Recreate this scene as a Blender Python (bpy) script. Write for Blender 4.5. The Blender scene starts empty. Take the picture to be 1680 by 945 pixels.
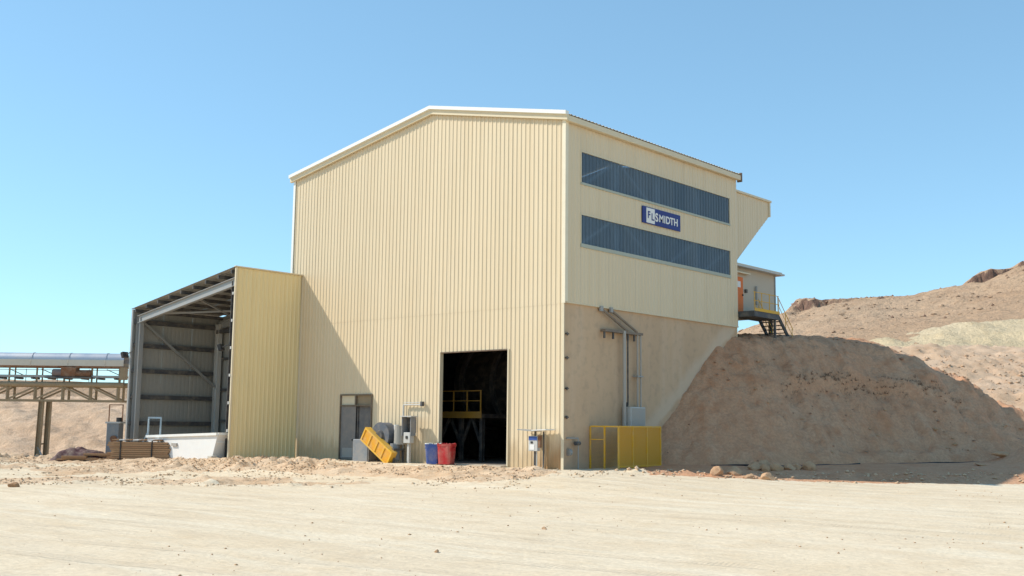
import bpy, math, random
import numpy as np
from mathutils import Vector, Matrix

random.seed(7)
SC = bpy.context.scene
COL = SC.collection
rad = math.radians

# ------------------------------------------------------------------ camera
CAM = np.array([30.8784, -38.1443, 1.9705])
YAW, PITCH, ROLL = 0.7295, 0.1265, 0.0110
RX, RY = math.cos(YAW), math.sin(YAW)           # horizontal right direction
FX, FY = -math.sin(YAW), math.cos(YAW)          # horizontal forward direction
fw = Vector((FX * math.cos(PITCH), FY * math.cos(PITCH), math.sin(PITCH)))
rt = Vector((RX, RY, 0.0))
up = rt.cross(fw)
rt2 = rt * math.cos(ROLL) + up * math.sin(ROLL)
up2 = -rt * math.sin(ROLL) + up * math.cos(ROLL)
cam_data = bpy.data.cameras.new('camera')
cam_data.sensor_width = 36.0
cam_data.lens = 36.0 * 1761.4 / 1680.0
cam_data.clip_start = 0.1
cam_data.clip_end = 20000
cam = bpy.data.objects.new('camera', cam_data)
COL.objects.link(cam)
cam.matrix_world = Matrix(((rt2.x, up2.x, -fw.x, CAM[0]), (rt2.y, up2.y, -fw.y, CAM[1]),
                           (rt2.z, up2.z, -fw.z, CAM[2]), (0, 0, 0, 1)))
SC.camera = cam

# ------------------------------------------------------------------ light
SUN_EL = rad(42.6)
sun_xy = Vector((-0.832, -0.555)).normalized()     # horizontal direction towards the sun
world = bpy.data.worlds.new('World')
SC.world = world
world.use_nodes = True
wn = world.node_tree
bg = wn.nodes['Background']
sky = wn.nodes.new('ShaderNodeTexSky')
sky.sky_type = 'NISHITA'
sky.sun_disc = False
sky.sun_elevation = SUN_EL
sky.sun_rotation = math.atan2(sun_xy.x, sun_xy.y)
sky.altitude = 2200
sky.air_density = 1.0
sky.dust_density = 0.3
sky.ozone_density = 1.0
tint = wn.nodes.new('ShaderNodeMix')               # white balance of the sky
tint.data_type = 'RGBA'; tint.blend_type = 'MULTIPLY'
tint.inputs[0].default_value = 1.0
tint.inputs[7].default_value = (0.99, 1.41, 1.55, 1)
gam = wn.nodes.new('ShaderNodeGamma')               # softer contrast across the whole sky
gam.inputs[1].default_value = 0.62
wn.links.new(sky.outputs[0], gam.inputs[0])
wn.links.new(gam.outputs[0], tint.inputs[6])
wn.links.new(tint.outputs[2], bg.inputs[0])
bg.inputs[1].default_value = 0.135
sun_data = bpy.data.lights.new('sun', 'SUN')
sun_data.energy = 2.65
sun_data.angle = rad(0.53)
sun_data.color = (1.0, 0.945, 0.85)
sun = bpy.data.objects.new('sun', sun_data)
COL.objects.link(sun)
to_sun = Vector((sun_xy.x * math.cos(SUN_EL), sun_xy.y * math.cos(SUN_EL), math.sin(SUN_EL)))
sun.rotation_euler = to_sun.to_track_quat('Z', 'Y').to_euler()
SC.view_settings.view_transform = 'Standard'
SC.view_settings.look = 'None'
SC.view_settings.gamma = 1.0
SC.view_settings.use_curve_mapping = False
SC.view_settings.exposure = 0.82


def at(s, d, z=0.0):
    """site coordinates: s metres along the road-side line, d metres in from the road"""
    return (CAM[0] + s * RX + d * FX, CAM[1] + s * RY + d * FY, z)


# ------------------------------------------------------------------ noise
_rng = np.random.RandomState(11)
_T = _rng.rand(256, 256)


def vnoise(x, y):
    xi = np.floor(x).astype(int); yi = np.floor(y).astype(int)
    fx = x - xi; fy = y - yi
    fx = fx * fx * (3 - 2 * fx); fy = fy * fy * (3 - 2 * fy)
    a = _T[xi % 256, yi % 256]; b = _T[(xi + 1) % 256, yi % 256]
    c = _T[xi % 256, (yi + 1) % 256]; d = _T[(xi + 1) % 256, (yi + 1) % 256]
    return (a * (1 - fx) + b * fx) * (1 - fy) + (c * (1 - fx) + d * fx) * fy - 0.5


def fbm(x, y, o=5, g=0.5):
    x = np.asarray(x, float); y = np.asarray(y, float)
    r = 0; a = 1.0
    for i in range(o):
        r = r + a * vnoise(x + 17.3 * i, y - 9.1 * i)
        x, y = x * 1.93 + y * .45, y * 1.93 - x * .45
        a *= g
    return r


def sstep(a, b, x):
    t = np.clip((x - a) / (b - a), 0, 1)
    return t * t * (3 - 2 * t)


# ------------------------------------------------------------------ materials
MATS = {}


class NT:
    def __init__(self, name):
        self.m = bpy.data.materials.new(name)
        self.m.use_nodes = True
        self.t = self.m.node_tree
        self.b = self.t.nodes['Principled BSDF']
        self.out = self.t.nodes['Material Output']
        tc = self.t.nodes.new('ShaderNodeNewGeometry')
        self.pos = tc.outputs['Position']

    def n(self, kind, **kw):
        nd = self.t.nodes.new(kind)
        for k, v in kw.items():
            setattr(nd, k, v)
        return nd

    def l(self, a, b):
        self.t.links.new(a, b)

    def mapping(self, scale=(1, 1, 1), rot=(0, 0, 0), src=None):
        mp = self.n('ShaderNodeMapping')
        mp.inputs['Scale'].default_value = scale
        mp.inputs['Rotation'].default_value = rot
        self.l(src or self.pos, mp.inputs['Vector'])
        return mp.outputs[0]

    def noise(self, scale, detail=5, rough=0.55, vec=None, dist=0.0):
        nd = self.n('ShaderNodeTexNoise')
        nd.inputs['Scale'].default_value = scale
        nd.inputs['Detail'].default_value = detail
        nd.inputs['Roughness'].default_value = rough
        nd.inputs['Distortion'].default_value = dist
        self.l(vec or self.pos, nd.inputs['Vector'])
        return nd.outputs['Fac']

    def ramp(self, fac, stops):
        r = self.n('ShaderNodeValToRGB')
        els = r.color_ramp.elements
        while len(els) < len(stops):
            els.new(0.5)
        for e, (p, c) in zip(els, stops):
            e.position = p
            e.color = (c, c, c, 1) if not hasattr(c, '__len__') else (*c, 1)
        self.l(fac, r.inputs[0])
        return r.outputs[0]

    def mix(self, fac, a, b, mode='MIX'):
        mx = self.n('ShaderNodeMix', data_type='RGBA', blend_type=mode)
        for i, v in ((0, fac), (6, a), (7, b)):
            if isinstance(v, (int, float)):
                mx.inputs[i].default_value = v
            elif isinstance(v, tuple):
                mx.inputs[i].default_value = (*v, 1)
            else:
                self.l(v, mx.inputs[i])
        return mx.outputs[2]

    def math(self, op, a, b=0.0):
        m = self.n('ShaderNodeMath', operation=op)
        for i, v in ((0, a), (1, b)):
            if isinstance(v, (int, float)):
                m.inputs[i].default_value = v
            else:
                self.l(v, m.inputs[i])
        return m.outputs[0]

    def sep(self):
        s = self.n('ShaderNodeSeparateXYZ')
        self.l(self.pos, s.inputs[0])
        return s.outputs

    def bump(self, h, strength=0.3, dist=0.05, prev=None):
        b = self.n('ShaderNodeBump')
        b.inputs['Strength'].default_value = strength
        b.inputs['Distance'].default_value = dist
        self.l(h, b.inputs['Height'])
        if prev is not None:
            self.l(prev, b.inputs['Normal'])
        return b.outputs[0]

    def done(self, color=None, rough=0.6, metal=0.0, normal=None, spec=None):
        if color is not None:
            if isinstance(color, tuple):
                self.b.inputs['Base Color'].default_value = (*color, 1)
            else:
                self.l(color, self.b.inputs['Base Color'])
        if isinstance(rough, (int, float)):
            self.b.inputs['Roughness'].default_value = rough
        else:
            self.l(rough, self.b.inputs['Roughness'])
        self.b.inputs['Metallic'].default_value = metal
        if spec is not None:
            self.b.inputs['Specular IOR Level'].default_value = spec
        if normal is not None:
            self.l(normal, self.b.inputs['Normal'])
        MATS[self.m.name] = self.m
        return self.m


def paint(name, col, rough=0.5, metal=0.0, wear=0.18, wearcol=None, scale=2.2, spec=0.35):
    """painted or bare metal / plastic with dust and grime"""
    t = NT(name)
    n1 = t.noise(scale, 6, 0.65)
    n2 = t.noise(scale * 9, 4, 0.6)
    dark = tuple(c * 0.62 for c in col)
    dust = wearcol or (0.5, 0.4, 0.29)
    c1 = t.mix(t.ramp(n1, [(0.42, 0.0), (0.75, wear * 1.6)]), col, dust)
    c2 = t.mix(t.ramp(n2, [(0.5, 0.0), (0.8, wear * 1.5)]), c1, dark)
    return t.done(c2, t.ramp(n1, [(0.3, rough), (0.7, min(1, rough + .2))]), metal, t.bump(n2, 0.08, 0.01), spec)


def mat_cladding(name, col, rust=True):
    t = NT(name)
    n1 = t.noise(0.35, 5, 0.6)
    streak = t.noise(1.0, 5, 0.65, t.mapping((2.6, 2.6, 0.09)))
    oi = t.n('ShaderNodeObjectInfo')
    fine = t.noise(26, 3, 0.6)
    c = t.mix(t.ramp(n1, [(0.3, 0.0), (0.72, 0.30)]), col, tuple(a * b for a, b in zip(col, (0.93, 0.90, 0.84))))
    c = t.mix(t.ramp(streak, [(0.46, 0.0), (0.76, 0.48)]), c, tuple(a * b for a, b in zip(col, (0.86, 0.81, 0.72))))
    c = t.mix(t.math('MULTIPLY', oi.outputs['Random'], 0.30), c, tuple(a * b for a, b in zip(col, (0.90, 0.89, 0.86))))
    if rust:
        x, y, z = t.sep()
        wob = t.math('MULTIPLY', t.noise(1.0, 4, 0.6, t.mapping((3.2, 3.2, 0.5))), 2.2)
        splash = t.math('SUBTRACT', t.math('ADD', z, 0.55), wob)      # dust kicked up along the wall foot
        c = t.mix(t.ramp(splash, [(0.0, 0.62), (0.65, 0.0)]), c, (0.47, 0.33, 0.18))
        # orange run-off stains at the wall corner
        near = t.math('ADD', t.math('MULTIPLY', x, -0.55), t.math('MULTIPLY', z, 0.62))
        near = t.math('SUBTRACT', near, t.math('MULTIPLY', streak, 0.9))
        c = t.mix(t.ramp(near, [(0.12, 0.75), (0.75, 0.0)]), c, (0.40, 0.20, 0.07))
    return t.done(c, 0.45, 0.0, t.bump(t.noise(1.3, 3), 0.06, 0.02), 0.35)


def mat_soil(name, cols, scale=1.0, streaky=False, bumpy=0.6, speck=0.3):
    t = NT(name)
    rot = (0, 0, -YAW)
    v = t.mapping((1, 1, 1), rot)
    n1 = t.noise(0.16 * scale, 6, 0.6, v)
    n2 = t.noise(0.9 * scale, 7, 0.65, v)
    n3 = t.noise(7.0 * scale, 5, 0.7, v)
    n4 = t.noise(38.0, 4, 0.7, v)
    c = t.mix(t.ramp(n1, [(0.35, 0.0), (0.66, 1.0)]), cols[0], cols[1])
    c = t.mix(t.ramp(n2, [(0.47, 0.0), (0.72, 0.75)]), c, cols[2])
    if streaky:       # vehicle tracks running along the yard
        ms = t.mapping((0.16, 2.0, 1), rot)
        st = t.noise(1.1, 6, 0.62, ms)
        c = t.mix(t.ramp(st, [(0.46, 0.0), (0.70, 0.62)]), c, cols[3])
        st2 = t.noise(0.5, 5, 0.6, ms)
        c = t.mix(t.ramp(st2, [(0.50, 0.0), (0.68, 0.55)]), c, cols[4])
        wv = t.n('ShaderNodeTexWave', wave_type='BANDS', bands_direction='Y')
        wv.inputs['Scale'].default_value = 0.21; wv.inputs['Distortion'].default_value = 2.6
        wv.inputs['Detail'].default_value = 3; wv.inputs['Detail Scale'].default_value = 0.35
        t.l(t.mapping((0.35, 1, 1), (0, 0, -YAW + 0.12)), wv.inputs['Vector'])
        track = t.ramp(wv.outputs['Fac'], [(0.80, 0.0), (0.90, 1.0)])
        patch = t.ramp(t.noise(0.11, 3, 0.5, v), [(0.46, 0.0), (0.58, 1.0)])
        rut = t.math('MULTIPLY', track, patch)
        tread = t.n('ShaderNodeTexWave', wave_type='BANDS', bands_direction='X')
        tread.inputs['Scale'].default_value = 3.2; tread.inputs['Distortion'].default_value = 1.5
        t.l(t.mapping((1, 1, 1), (0, 0, -YAW + 0.5)), tread.inputs['Vector'])
        c = t.mix(t.math('MULTIPLY', rut, 0.40), c, cols[3])
        rutb = t.math('ADD', t.math('MULTIPLY', rut, -1.0), t.math('MULTIPLY', t.math('MULTIPLY', rut, tread.outputs['Fac']), 0.12))
        fine_st = t.noise(1.6, 6, 0.7, t.mapping((0.5, 2.6, 1), rot))
    c = t.mix(t.ramp(n3, [(0.40, speck), (0.60, 0.0)]), c, tuple(x * 0.62 for x in cols[0]))
    c = t.mix(t.ramp(n4, [(0.60, 0.0), (0.74, speck)]), c, tuple(x * 0.5 for x in cols[0]))
    vo = t.n('ShaderNodeTexVoronoi')
    vo.inputs['Scale'].default_value = 11 * scale
    t.l(v, vo.inputs['Vector'])
    b = t.bump(n2, 0.35 * bumpy, 0.25)
    if streaky:
        b = t.bump(rutb, 0.6, 0.05, b)
        b = t.bump(fine_st, 0.5, 0.06, b)
    b = t.bump(n3, 0.6 * bumpy, 0.05, b)
    b = t.bump(n4, 0.5 * bumpy, 0.012, b)
    b = t.bump(vo.outputs['Distance'], 0.25 * bumpy, 0.03, b)
    return t.done(c, 0.95, 0.0, b, 0.1)


CREAM = mat_cladding('cream_cladding', (0.735, 0.59, 0.395))
CREAM_HI = mat_cladding('cream_cladding_upper', (0.735, 0.59, 0.395), rust=False)
YELLOWISH = mat_cladding('annexe_cladding', (0.820, 0.666, 0.371), rust=False)
ROOFM = paint('roof_sheet', (0.690, 0.575, 0.403), 0.5, wear=0.15)
WHITE_TRIM = paint('white_flashing', (0.82, 0.80, 0.74), 0.45, wear=0.05)
CREAM_TRIM = paint('cream_flashing', (0.708, 0.598, 0.414), 0.5, wear=0.1)
SILL = paint('sill_flashing', (0.42, 0.44, 0.36), 0.5, wear=0.2)
BROWN = paint('brown_gutter', (0.14, 0.09, 0.06), 0.6)
LINER = paint('gloom_liner', (0.035, 0.032, 0.03), 0.9, wear=0.1)  # near-black colour stands in for the unlit hall
STEEL_IN = paint('interior_steel', (0.034, 0.034, 0.036), 0.6)  # indoor steel coloured dark to carry the hall's gloom
GREYCLAD = paint('annexe_liner', (0.34, 0.325, 0.29), 0.6, wear=0.12, scale=0.7)
STEEL = paint('galvanised_steel', (0.34, 0.34, 0.33), 0.5, 0.25, wear=0.2)
DARKSTEEL = paint('dark_steel', (0.085, 0.085, 0.088), 0.55, 0.2, wear=0.25)
BLACK = paint('black_metal', (0.02, 0.02, 0.022), 0.5, wear=0.1)
YELLOW = paint('safety_yellow', (0.78, 0.42, 0.025), 0.5, wear=0.34)
ORANGE_Y = paint('amber_guard', (0.74, 0.34, 0.02), 0.5, wear=0.34)
ORANGE = paint('orange_door', (0.72, 0.16, 0.02), 0.45, wear=0.05)
GREYDOOR = paint('grey_door', (0.215, 0.20, 0.19), 0.5, wear=0.2)
MIDGREY = paint('grey_machine', (0.22, 0.235, 0.25), 0.5, wear=0.25)
PALEGREY = paint('pale_grey_box', (0.52, 0.51, 0.48), 0.5, wear=0.15)
WHITEP = paint('white_paint', (0.80, 0.78, 0.74), 0.5, wear=0.07)
BLUEP = paint('blue_plastic', (0.045, 0.10, 0.34), 0.45, wear=0.34)
REDP = paint('red_plastic', (0.55, 0.025, 0.03), 0.45, wear=0.34)
NAVY = paint('navy_sign', (0.018, 0.035, 0.19), 0.4, wear=0.02)
RUST = paint('rusty_steel', (0.22, 0.095, 0.045), 0.8, wear=0.3)
TAN = paint('tan_steel', (0.33, 0.245, 0.15), 0.6, wear=0.3, wearcol=(0.25, 0.15, 0.08))
SHEETMETAL = paint('zinc_hood', (0.46, 0.48, 0.52), 0.38, 0.55, wear=0.12, scale=0.8)
HOODSIDE = paint('pale_hood_side', (0.62, 0.56, 0.47), 0.55, wear=0.15, scale=0.8)
PALEBLUE = paint('pale_blue_paint', (0.42, 0.52, 0.58), 0.5, wear=0.15)
TARP = paint('maroon_tarpaulin', (0.085, 0.025, 0.028), 0.6, wear=0.35, scale=3.5)
PIPE = paint('grey_pipe', (0.40, 0.37, 0.33), 0.55, wear=0.2)


def mat_concrete():
    t = NT('rendered_concrete')
    n1 = t.noise(0.3, 6, 0.6)
    n2 = t.noise(2.2, 6, 0.65)
    st = t.noise(0.8, 5, 0.6, t.mapping((1.5, 1.5, 0.14)))
    c = t.mix(t.ramp(n1, [(0.35, 0.0), (0.68, 1.0)]), (0.616, 0.426, 0.270), (0.547, 0.375, 0.238))
    c = t.mix(t.ramp(st, [(0.5, 0.0), (0.72, 0.55)]), c, (0.638, 0.473, 0.324))
    c = t.mix(t.ramp(n2, [(0.5, 0.0), (0.75, 0.35)]), c, (0.25, 0.20, 0.16))
    x, y, z = t.sep()
    lo = t.math('SUBTRACT', z, t.math('MULTIPLY', t.noise(0.9, 4), 2.2))
    c = t.mix(t.ramp(lo, [(0.0, 0.5), (0.5, 0.0)]), c, (0.38, 0.27, 0.19))
    # pale dust smeared on the wall by the fill that slid down beside it
    ln_ = t.math('SUBTRACT', t.math('SUBTRACT', z, 2.3), t.math('MULTIPLY', t.math('SUBTRACT', y, 8.6), 0.70))
    ln_ = t.math('ADD', ln_, t.math('MULTIPLY', t.noise(0.7, 4), 0.9))
    c = t.mix(t.ramp(t.math('MULTIPLY', ln_, 0.5), [(0.35, 0.0), (0.48, 0.75), (0.72, 0.6), (0.98, 0.0)]), c, (0.66, 0.52, 0.38))
    b = t.bump(n2, 0.2, 0.02)
    b = t.bump(t.noise(30, 3), 0.25, 0.006, b)
    t.done(c, 0.9, 0, b, 0.15)


mat_concrete()
CONCRETE = MATS['rendered_concrete']


def mat_wood():
    t = NT('sawn_timber')
    oi = t.n('ShaderNodeObjectInfo')
    v = t.mapping((1.2, 1.2, 9), (0, 0, -YAW))
    g = t.noise(3.0, 6, 0.6, v)
    c = t.mix(g, (0.33, 0.19, 0.10), (0.50, 0.32, 0.18))
    c = t.mix(t.math('MULTIPLY', oi.outputs['Random'], 0.6), c, (0.30, 0.16, 0.085))
    return t.done(c, 0.8, 0, t.bump(g, 0.2, 0.01), 0.2)


WOOD = mat_wood()


def mat_window():
    t = NT('blue_translucent_sheet')
    oi = t.n('ShaderNodeObjectInfo')
    c = t.mix(oi.outputs['Random'], (0.145, 0.205, 0.27), (0.19, 0.25, 0.31))
    n = t.noise(0.9, 5, 0.6, t.mapping((1, 1, 0.2)))
    c = t.mix(t.ramp(n, [(0.45, 0.0), (0.8, 0.35)]), c, (0.16, 0.19, 0.20))
    t.done(c, 0.28, 0, None, 0.5)
    tr = t.n('ShaderNodeBsdfTransparent')
    tr.inputs[0].default_value = (0.50, 0.62, 0.74, 1)
    mx = t.n('ShaderNodeMixShader')
    mx.inputs[0].default_value = 0.48
    t.l(t.b.outputs[0], mx.inputs[1]); t.l(tr.outputs[0], mx.inputs[2])
    t.l(mx.outputs[0], t.out.inputs[0])
    return t.m


WINDOW = mat_window()


def mat_mesh(name, col, wx, cell=0.05, open_=0.55):
    """welded wire mesh infill: opaque wires, open holes (wx chooses the horizontal axis)"""
    t = NT(name)
    t.done(col, 0.5, 0.0)
    x, y, z = t.sep()
    h = x if wx == 'x' else y
    fs = []
    for a in (h, z):
        fr = t.math('FRACT', t.math('DIVIDE', t.math('ADD', a, 50.0), cell))
        fs.append(t.math('LESS_THAN', fr, 1 - open_))
    wire = t.math('MAXIMUM', fs[0], fs[1])
    tr = t.n('ShaderNodeBsdfTransparent')
    mx = t.n('ShaderNodeMixShader')
    t.l(wire, mx.inputs[0]); t.l(tr.outputs[0], mx.inputs[1]); t.l(t.b.outputs[0], mx.inputs[2])
    t.l(mx.outputs[0], t.out.inputs[0])
    return t.m


MESH_SIDE = mat_mesh('yellow_wire_mesh_end', (0.78, 0.42, 0.025), 'x', 0.06, 0.92)
MESH_FRONT = mat_mesh('yellow_wire_mesh_front', (0.62, 0.29, 0.012), 'y', 0.06, 0.30)

SOIL = mat_soil('pale_dusty_ground', [(0.752, 0.599, 0.413), (0.820, 0.672, 0.484), (0.684, 0.515, 0.330), (0.638, 0.504, 0.352), (0.820, 0.717, 0.550)], streaky=True, bumpy=0.5)
BERM = mat_soil('turned_soil', [(0.690, 0.482, 0.303), (0.747, 0.560, 0.385), (0.517, 0.297, 0.154)], 1.5, bumpy=1.0)
MOUND = mat_soil('reddish_fill', [(0.63, 0.33, 0.185), (0.67, 0.40, 0.245), (0.54, 0.235, 0.115)], 1.0, bumpy=1.3, speck=0.40)
LEFTBANK = mat_soil('pinkish_bank', [(0.650, 0.448, 0.297), (0.706, 0.515, 0.358), (0.515, 0.336, 0.213)], 1.1, bumpy=1.8, speck=0.55)
STONE = mat_soil('weathered_stone', [(0.58, 0.355, 0.205), (0.64, 0.41, 0.25), (0.47, 0.255, 0.14)], 3.0, bumpy=0.8)
STONE_RED = mat_soil('reddish_stone', [(0.42, 0.23, 0.12), (0.48, 0.28, 0.16), (0.33, 0.17, 0.09)], 3.0, bumpy=0.8)


def mat_hill():
    t = NT('hillside_scree')
    n1 = t.noise(0.02, 6, 0.6)
    n2 = t.noise(0.35, 6, 0.7)
    n3 = t.noise(1.6, 4, 0.7)
    n5 = t.noise(0.09, 5, 0.65, t.mapping((1, 1, 2.2)))
    c = t.mix(t.ramp(n1, [(0.35, 0.0), (0.65, 1.0)]), (0.52, 0.34, 0.21), (0.56, 0.385, 0.25))
    c = t.mix(t.ramp(n5, [(0.48, 0.0), (0.7, 0.55)]), c, (0.41, 0.245, 0.145))
    c = t.mix(t.ramp(n2, [(0.54, 0.0), (0.70, 0.50)]), c, (0.33, 0.21, 0.135))
    c = t.mix(t.ramp(n3, [(0.60, 0.0), (0.72, 0.5)]), c, (0.25, 0.17, 0.12))
    # steep rock ledges are bare red-brown rock
    gn = t.n('ShaderNodeNewGeometry')
    sx = t.n('ShaderNodeSeparateXYZ')
    t.l(gn.outputs['True Normal'], sx.inputs[0])
    steep = t.ramp(sx.outputs[2], [(0.45, 1.0), (0.72, 0.0)])
    c = t.mix(steep, c, t.mix(n3, (0.17, 0.10, 0.075), (0.36, 0.22, 0.155)))
    b = t.bump(n2, 1.0, 1.6)
    b = t.bump(n3, 0.7, 0.25, b)
    return t.done(c, 0.95, 0, b, 0.1)


def mat_yellow():
    t = NT('yellow_marl_bank')
    n1 = t.noise(0.08, 5, 0.6)
    n2 = t.noise(0.7, 6, 0.7, t.mapping((1, 1, 0.6)))
    c = t.mix(t.ramp(n1, [(0.35, 0.0), (0.66, 1.0)]), (0.68, 0.53, 0.325), (0.70, 0.56, 0.37))
    c = t.mix(t.ramp(n2, [(0.5, 0.0), (0.72, 0.65)]), c, (0.58, 0.43, 0.25))
    n3 = t.noise(3.0, 5, 0.7)
    c = t.mix(t.ramp(n3, [(0.54, 0.0), (0.70, 0.6)]), c, (0.52, 0.38, 0.22))
    return t.done(c, 0.95, 0, t.bump(n3, 0.7, 0.3, t.bump(n2, 0.9, 0.8)), 0.1)


HILL = mat_hill()
YBANK = mat_yellow()


# ------------------------------------------------------------------ builders
def wloc(o):
    v = Vector((0, 0, 0))
    while o is not None:
        v += o.location
        o = o.parent
    return v


def tag(o, label=None, cat=None, group=None, kind=None):
    if label: o['label'] = label
    if cat: o['category'] = cat
    if group: o['group'] = group
    if kind: o['kind'] = kind
    return o


def thing(name, loc, label, cat, group=None):
    o = bpy.data.objects.new(name, None)
    o.empty_display_size = 0.3
    o.location = loc
    COL.objects.link(o)
    return tag(o, label, cat, group)


class MB:
    def __init__(self):
        self.v = []; self.f = []

    def add(self, vs, fs):
        k = len(self.v)
        self.v += [tuple(map(float, p)) for p in vs]
        self.f += [tuple(i + k for i in f) for f in fs]
        return self

    def box(self, x0, x1, y0, y1, z0, z1):
        vs = [(x, y, z) for z in (z0, z1) for y in (y0, y1) for x in (x0, x1)]
        return self.add(vs, [(0, 2, 3, 1), (4, 5, 7, 6), (0, 1, 5, 4), (2, 6, 7, 3), (0, 4, 6, 2), (1, 3, 7, 5)])

    def obox(self, c, ax, ay, az):
        """box centred at c with half-axis vectors"""
        c, ax, ay, az = map(Vector, (c, ax, ay, az))
        vs = [c + ax * i + ay * j + az * k for k in (-1, 1) for j in (-1, 1) for i in (-1, 1)]
        return self.add(vs, [(0, 2, 3, 1), (4, 5, 7, 6), (0, 1, 5, 4), (2, 6, 7, 3), (0, 4, 6, 2), (1, 3, 7, 5)])

    def bar(self, a, b, w, h=None, upv=(0, 0, 1)):
        """rectangular bar from a to b"""
        a, b = Vector(a), Vector(b)
        h = w if h is None else h
        d = (b - a)
        u = Vector(upv)
        if abs(d.normalized().dot(u)) > 0.95:
            u = Vector((0, 1, 0))
        s = d.cross(u).normalized()
        t = s.cross(d).normalized()
        return self.obox((a + b) / 2, d / 2, s * w / 2, t * h / 2)

    def tube(self, a, b, r, n=10, r2=None, cap=True):
        a, b = Vector(a), Vector(b)
        r2 = r if r2 is None else r2
        d = (b - a).normalized()
        s = d.orthogonal().normalized()
        t = d.cross(s)
        vs = []
        for p, q in ((a, r), (b, r2)):
            for i in range(n):
                an = 2 * math.pi * i / n
                vs.append(p + (s * math.cos(an) + t * math.sin(an)) * q)
        fs = [(i, (i + 1) % n, n + (i + 1) % n, n + i) for i in range(n)]
        if cap:
            fs += [tuple(range(n - 1, -1, -1)), tuple(range(n, 2 * n))]
        return self.add(vs, fs)

    def ibeam(self, a, b, w=0.2, h=0.3, t=0.025, upv=(0, 0, 1)):
        a, b = Vector(a), Vector(b)
        d = (b - a)
        u = Vector(upv)
        if abs(d.normalized().dot(u)) > 0.95:
            u = Vector((0, 1, 0))
        s = d.cross(u).normalized()
        v = s.cross(d).normalized()
        c = (a + b) / 2
        self.obox(c + v * (h - t) / 2, d / 2, s * w / 2, v * t / 2)
        self.obox(c - v * (h - t) / 2, d / 2, s * w / 2, v * t / 2)
        return self.obox(c, d / 2, s * t / 2, v * (h / 2 - t))

    def build(self, name, mat, parent=None, smooth=False, bevel=0.0):
        o0 = wloc(parent) if parent else Vector((0, 0, 0))
        me = bpy.data.meshes.new(name)
        me.from_pydata([(p[0] - o0.x, p[1] - o0.y, p[2] - o0.z) for p in self.v], [], self.f)
        me.materials.append(mat)
        if smooth:
            me.polygons.foreach_set('use_smooth', [True] * len(me.polygons))
        me.update()
        o = bpy.data.objects.new(name, me)
        COL.objects.link(o)
        o.parent = parent
        if bevel > 0:
            bv = o.modifiers.new('bevel', 'BEVEL')
            bv.width = bevel; bv.segments = 2; bv.limit_method = 'ANGLE'
        return o


def at_origin(o, loc):
    """give a one-mesh thing its own base point"""
    loc = Vector(loc)
    o.data.transform(Matrix.Translation(-loc))
    o.location = loc
    return o


def grid_mesh(name, X, Y, Z, mat, keep=None, smooth=True):
    nr, nc = X.shape
    V = np.stack([X, Y, Z], -1).reshape(-1, 3)
    idx = np.arange(nr * nc).reshape(nr, nc)
    F = np.stack([idx[:-1, :-1], idx[:-1, 1:], idx[1:, 1:], idx[1:, :-1]], -1).reshape(-1, 4)
    if keep is not None:
        k = keep.reshape(-1)
        F = F[k[F].all(1)]
    me = bpy.data.meshes.new(name)
    me.vertices.add(len(V)); me.vertices.foreach_set('co', V.astype(np.float32).ravel())
    me.loops.add(F.size); me.loops.foreach_set('vertex_index', F.astype(np.int32).ravel())
    me.polygons.add(len(F))
    me.polygons.foreach_set('loop_start', np.arange(0, F.size, 4, dtype=np.int32))
    me.polygons.foreach_set('loop_total', np.full(len(F), 4, dtype=np.int32))
    if smooth:
        me.polygons.foreach_set('use_smooth', np.ones(len(F), dtype=bool))
    me.update(calc_edges=True)
    me.validate()
    me.materials.append(mat)
    o = bpy.data.objects.new(name, me)
    COL.objects.link(o)
    return o


# ------------------------------------------------------------------ terrain
def polydist(s, d, pts):
    """signed distance to an open polyline, positive on its far side"""
    best = np.full(s.shape, 1e9); sign = np.ones(s.shape)
    for (a0, b0), (a1, b1) in zip(pts[:-1], pts[1:]):
        vx, vy = a1 - a0, b1 - b0
        L2 = vx * vx + vy * vy
        t = np.clip(((s - a0) * vx + (d - b0) * vy) / L2, 0, 1)
        dx, dy = s - a0 - t * vx, d - b0 - t * vy
        di = np.hypot(dx, dy)
        sg = np.sign(vx * (d - b0) - vy * (s - a0))
        m = di < best
        best = np.where(m, di, best); sign = np.where(m, sg, sign)
    return best * sign


TOE = [(-6, 53.6), (6.5, 53.3), (9.2, 52.2), (12.5, 52.0), (17, 54.0), (23, 56.5), (30, 58.5), (42, 61), (70, 66)]


def to_sd(x, y):
    dx, dy = x - CAM[0], y - CAM[1]
    return dx * RX + dy * RY, dx * FX + dy * FY


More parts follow.
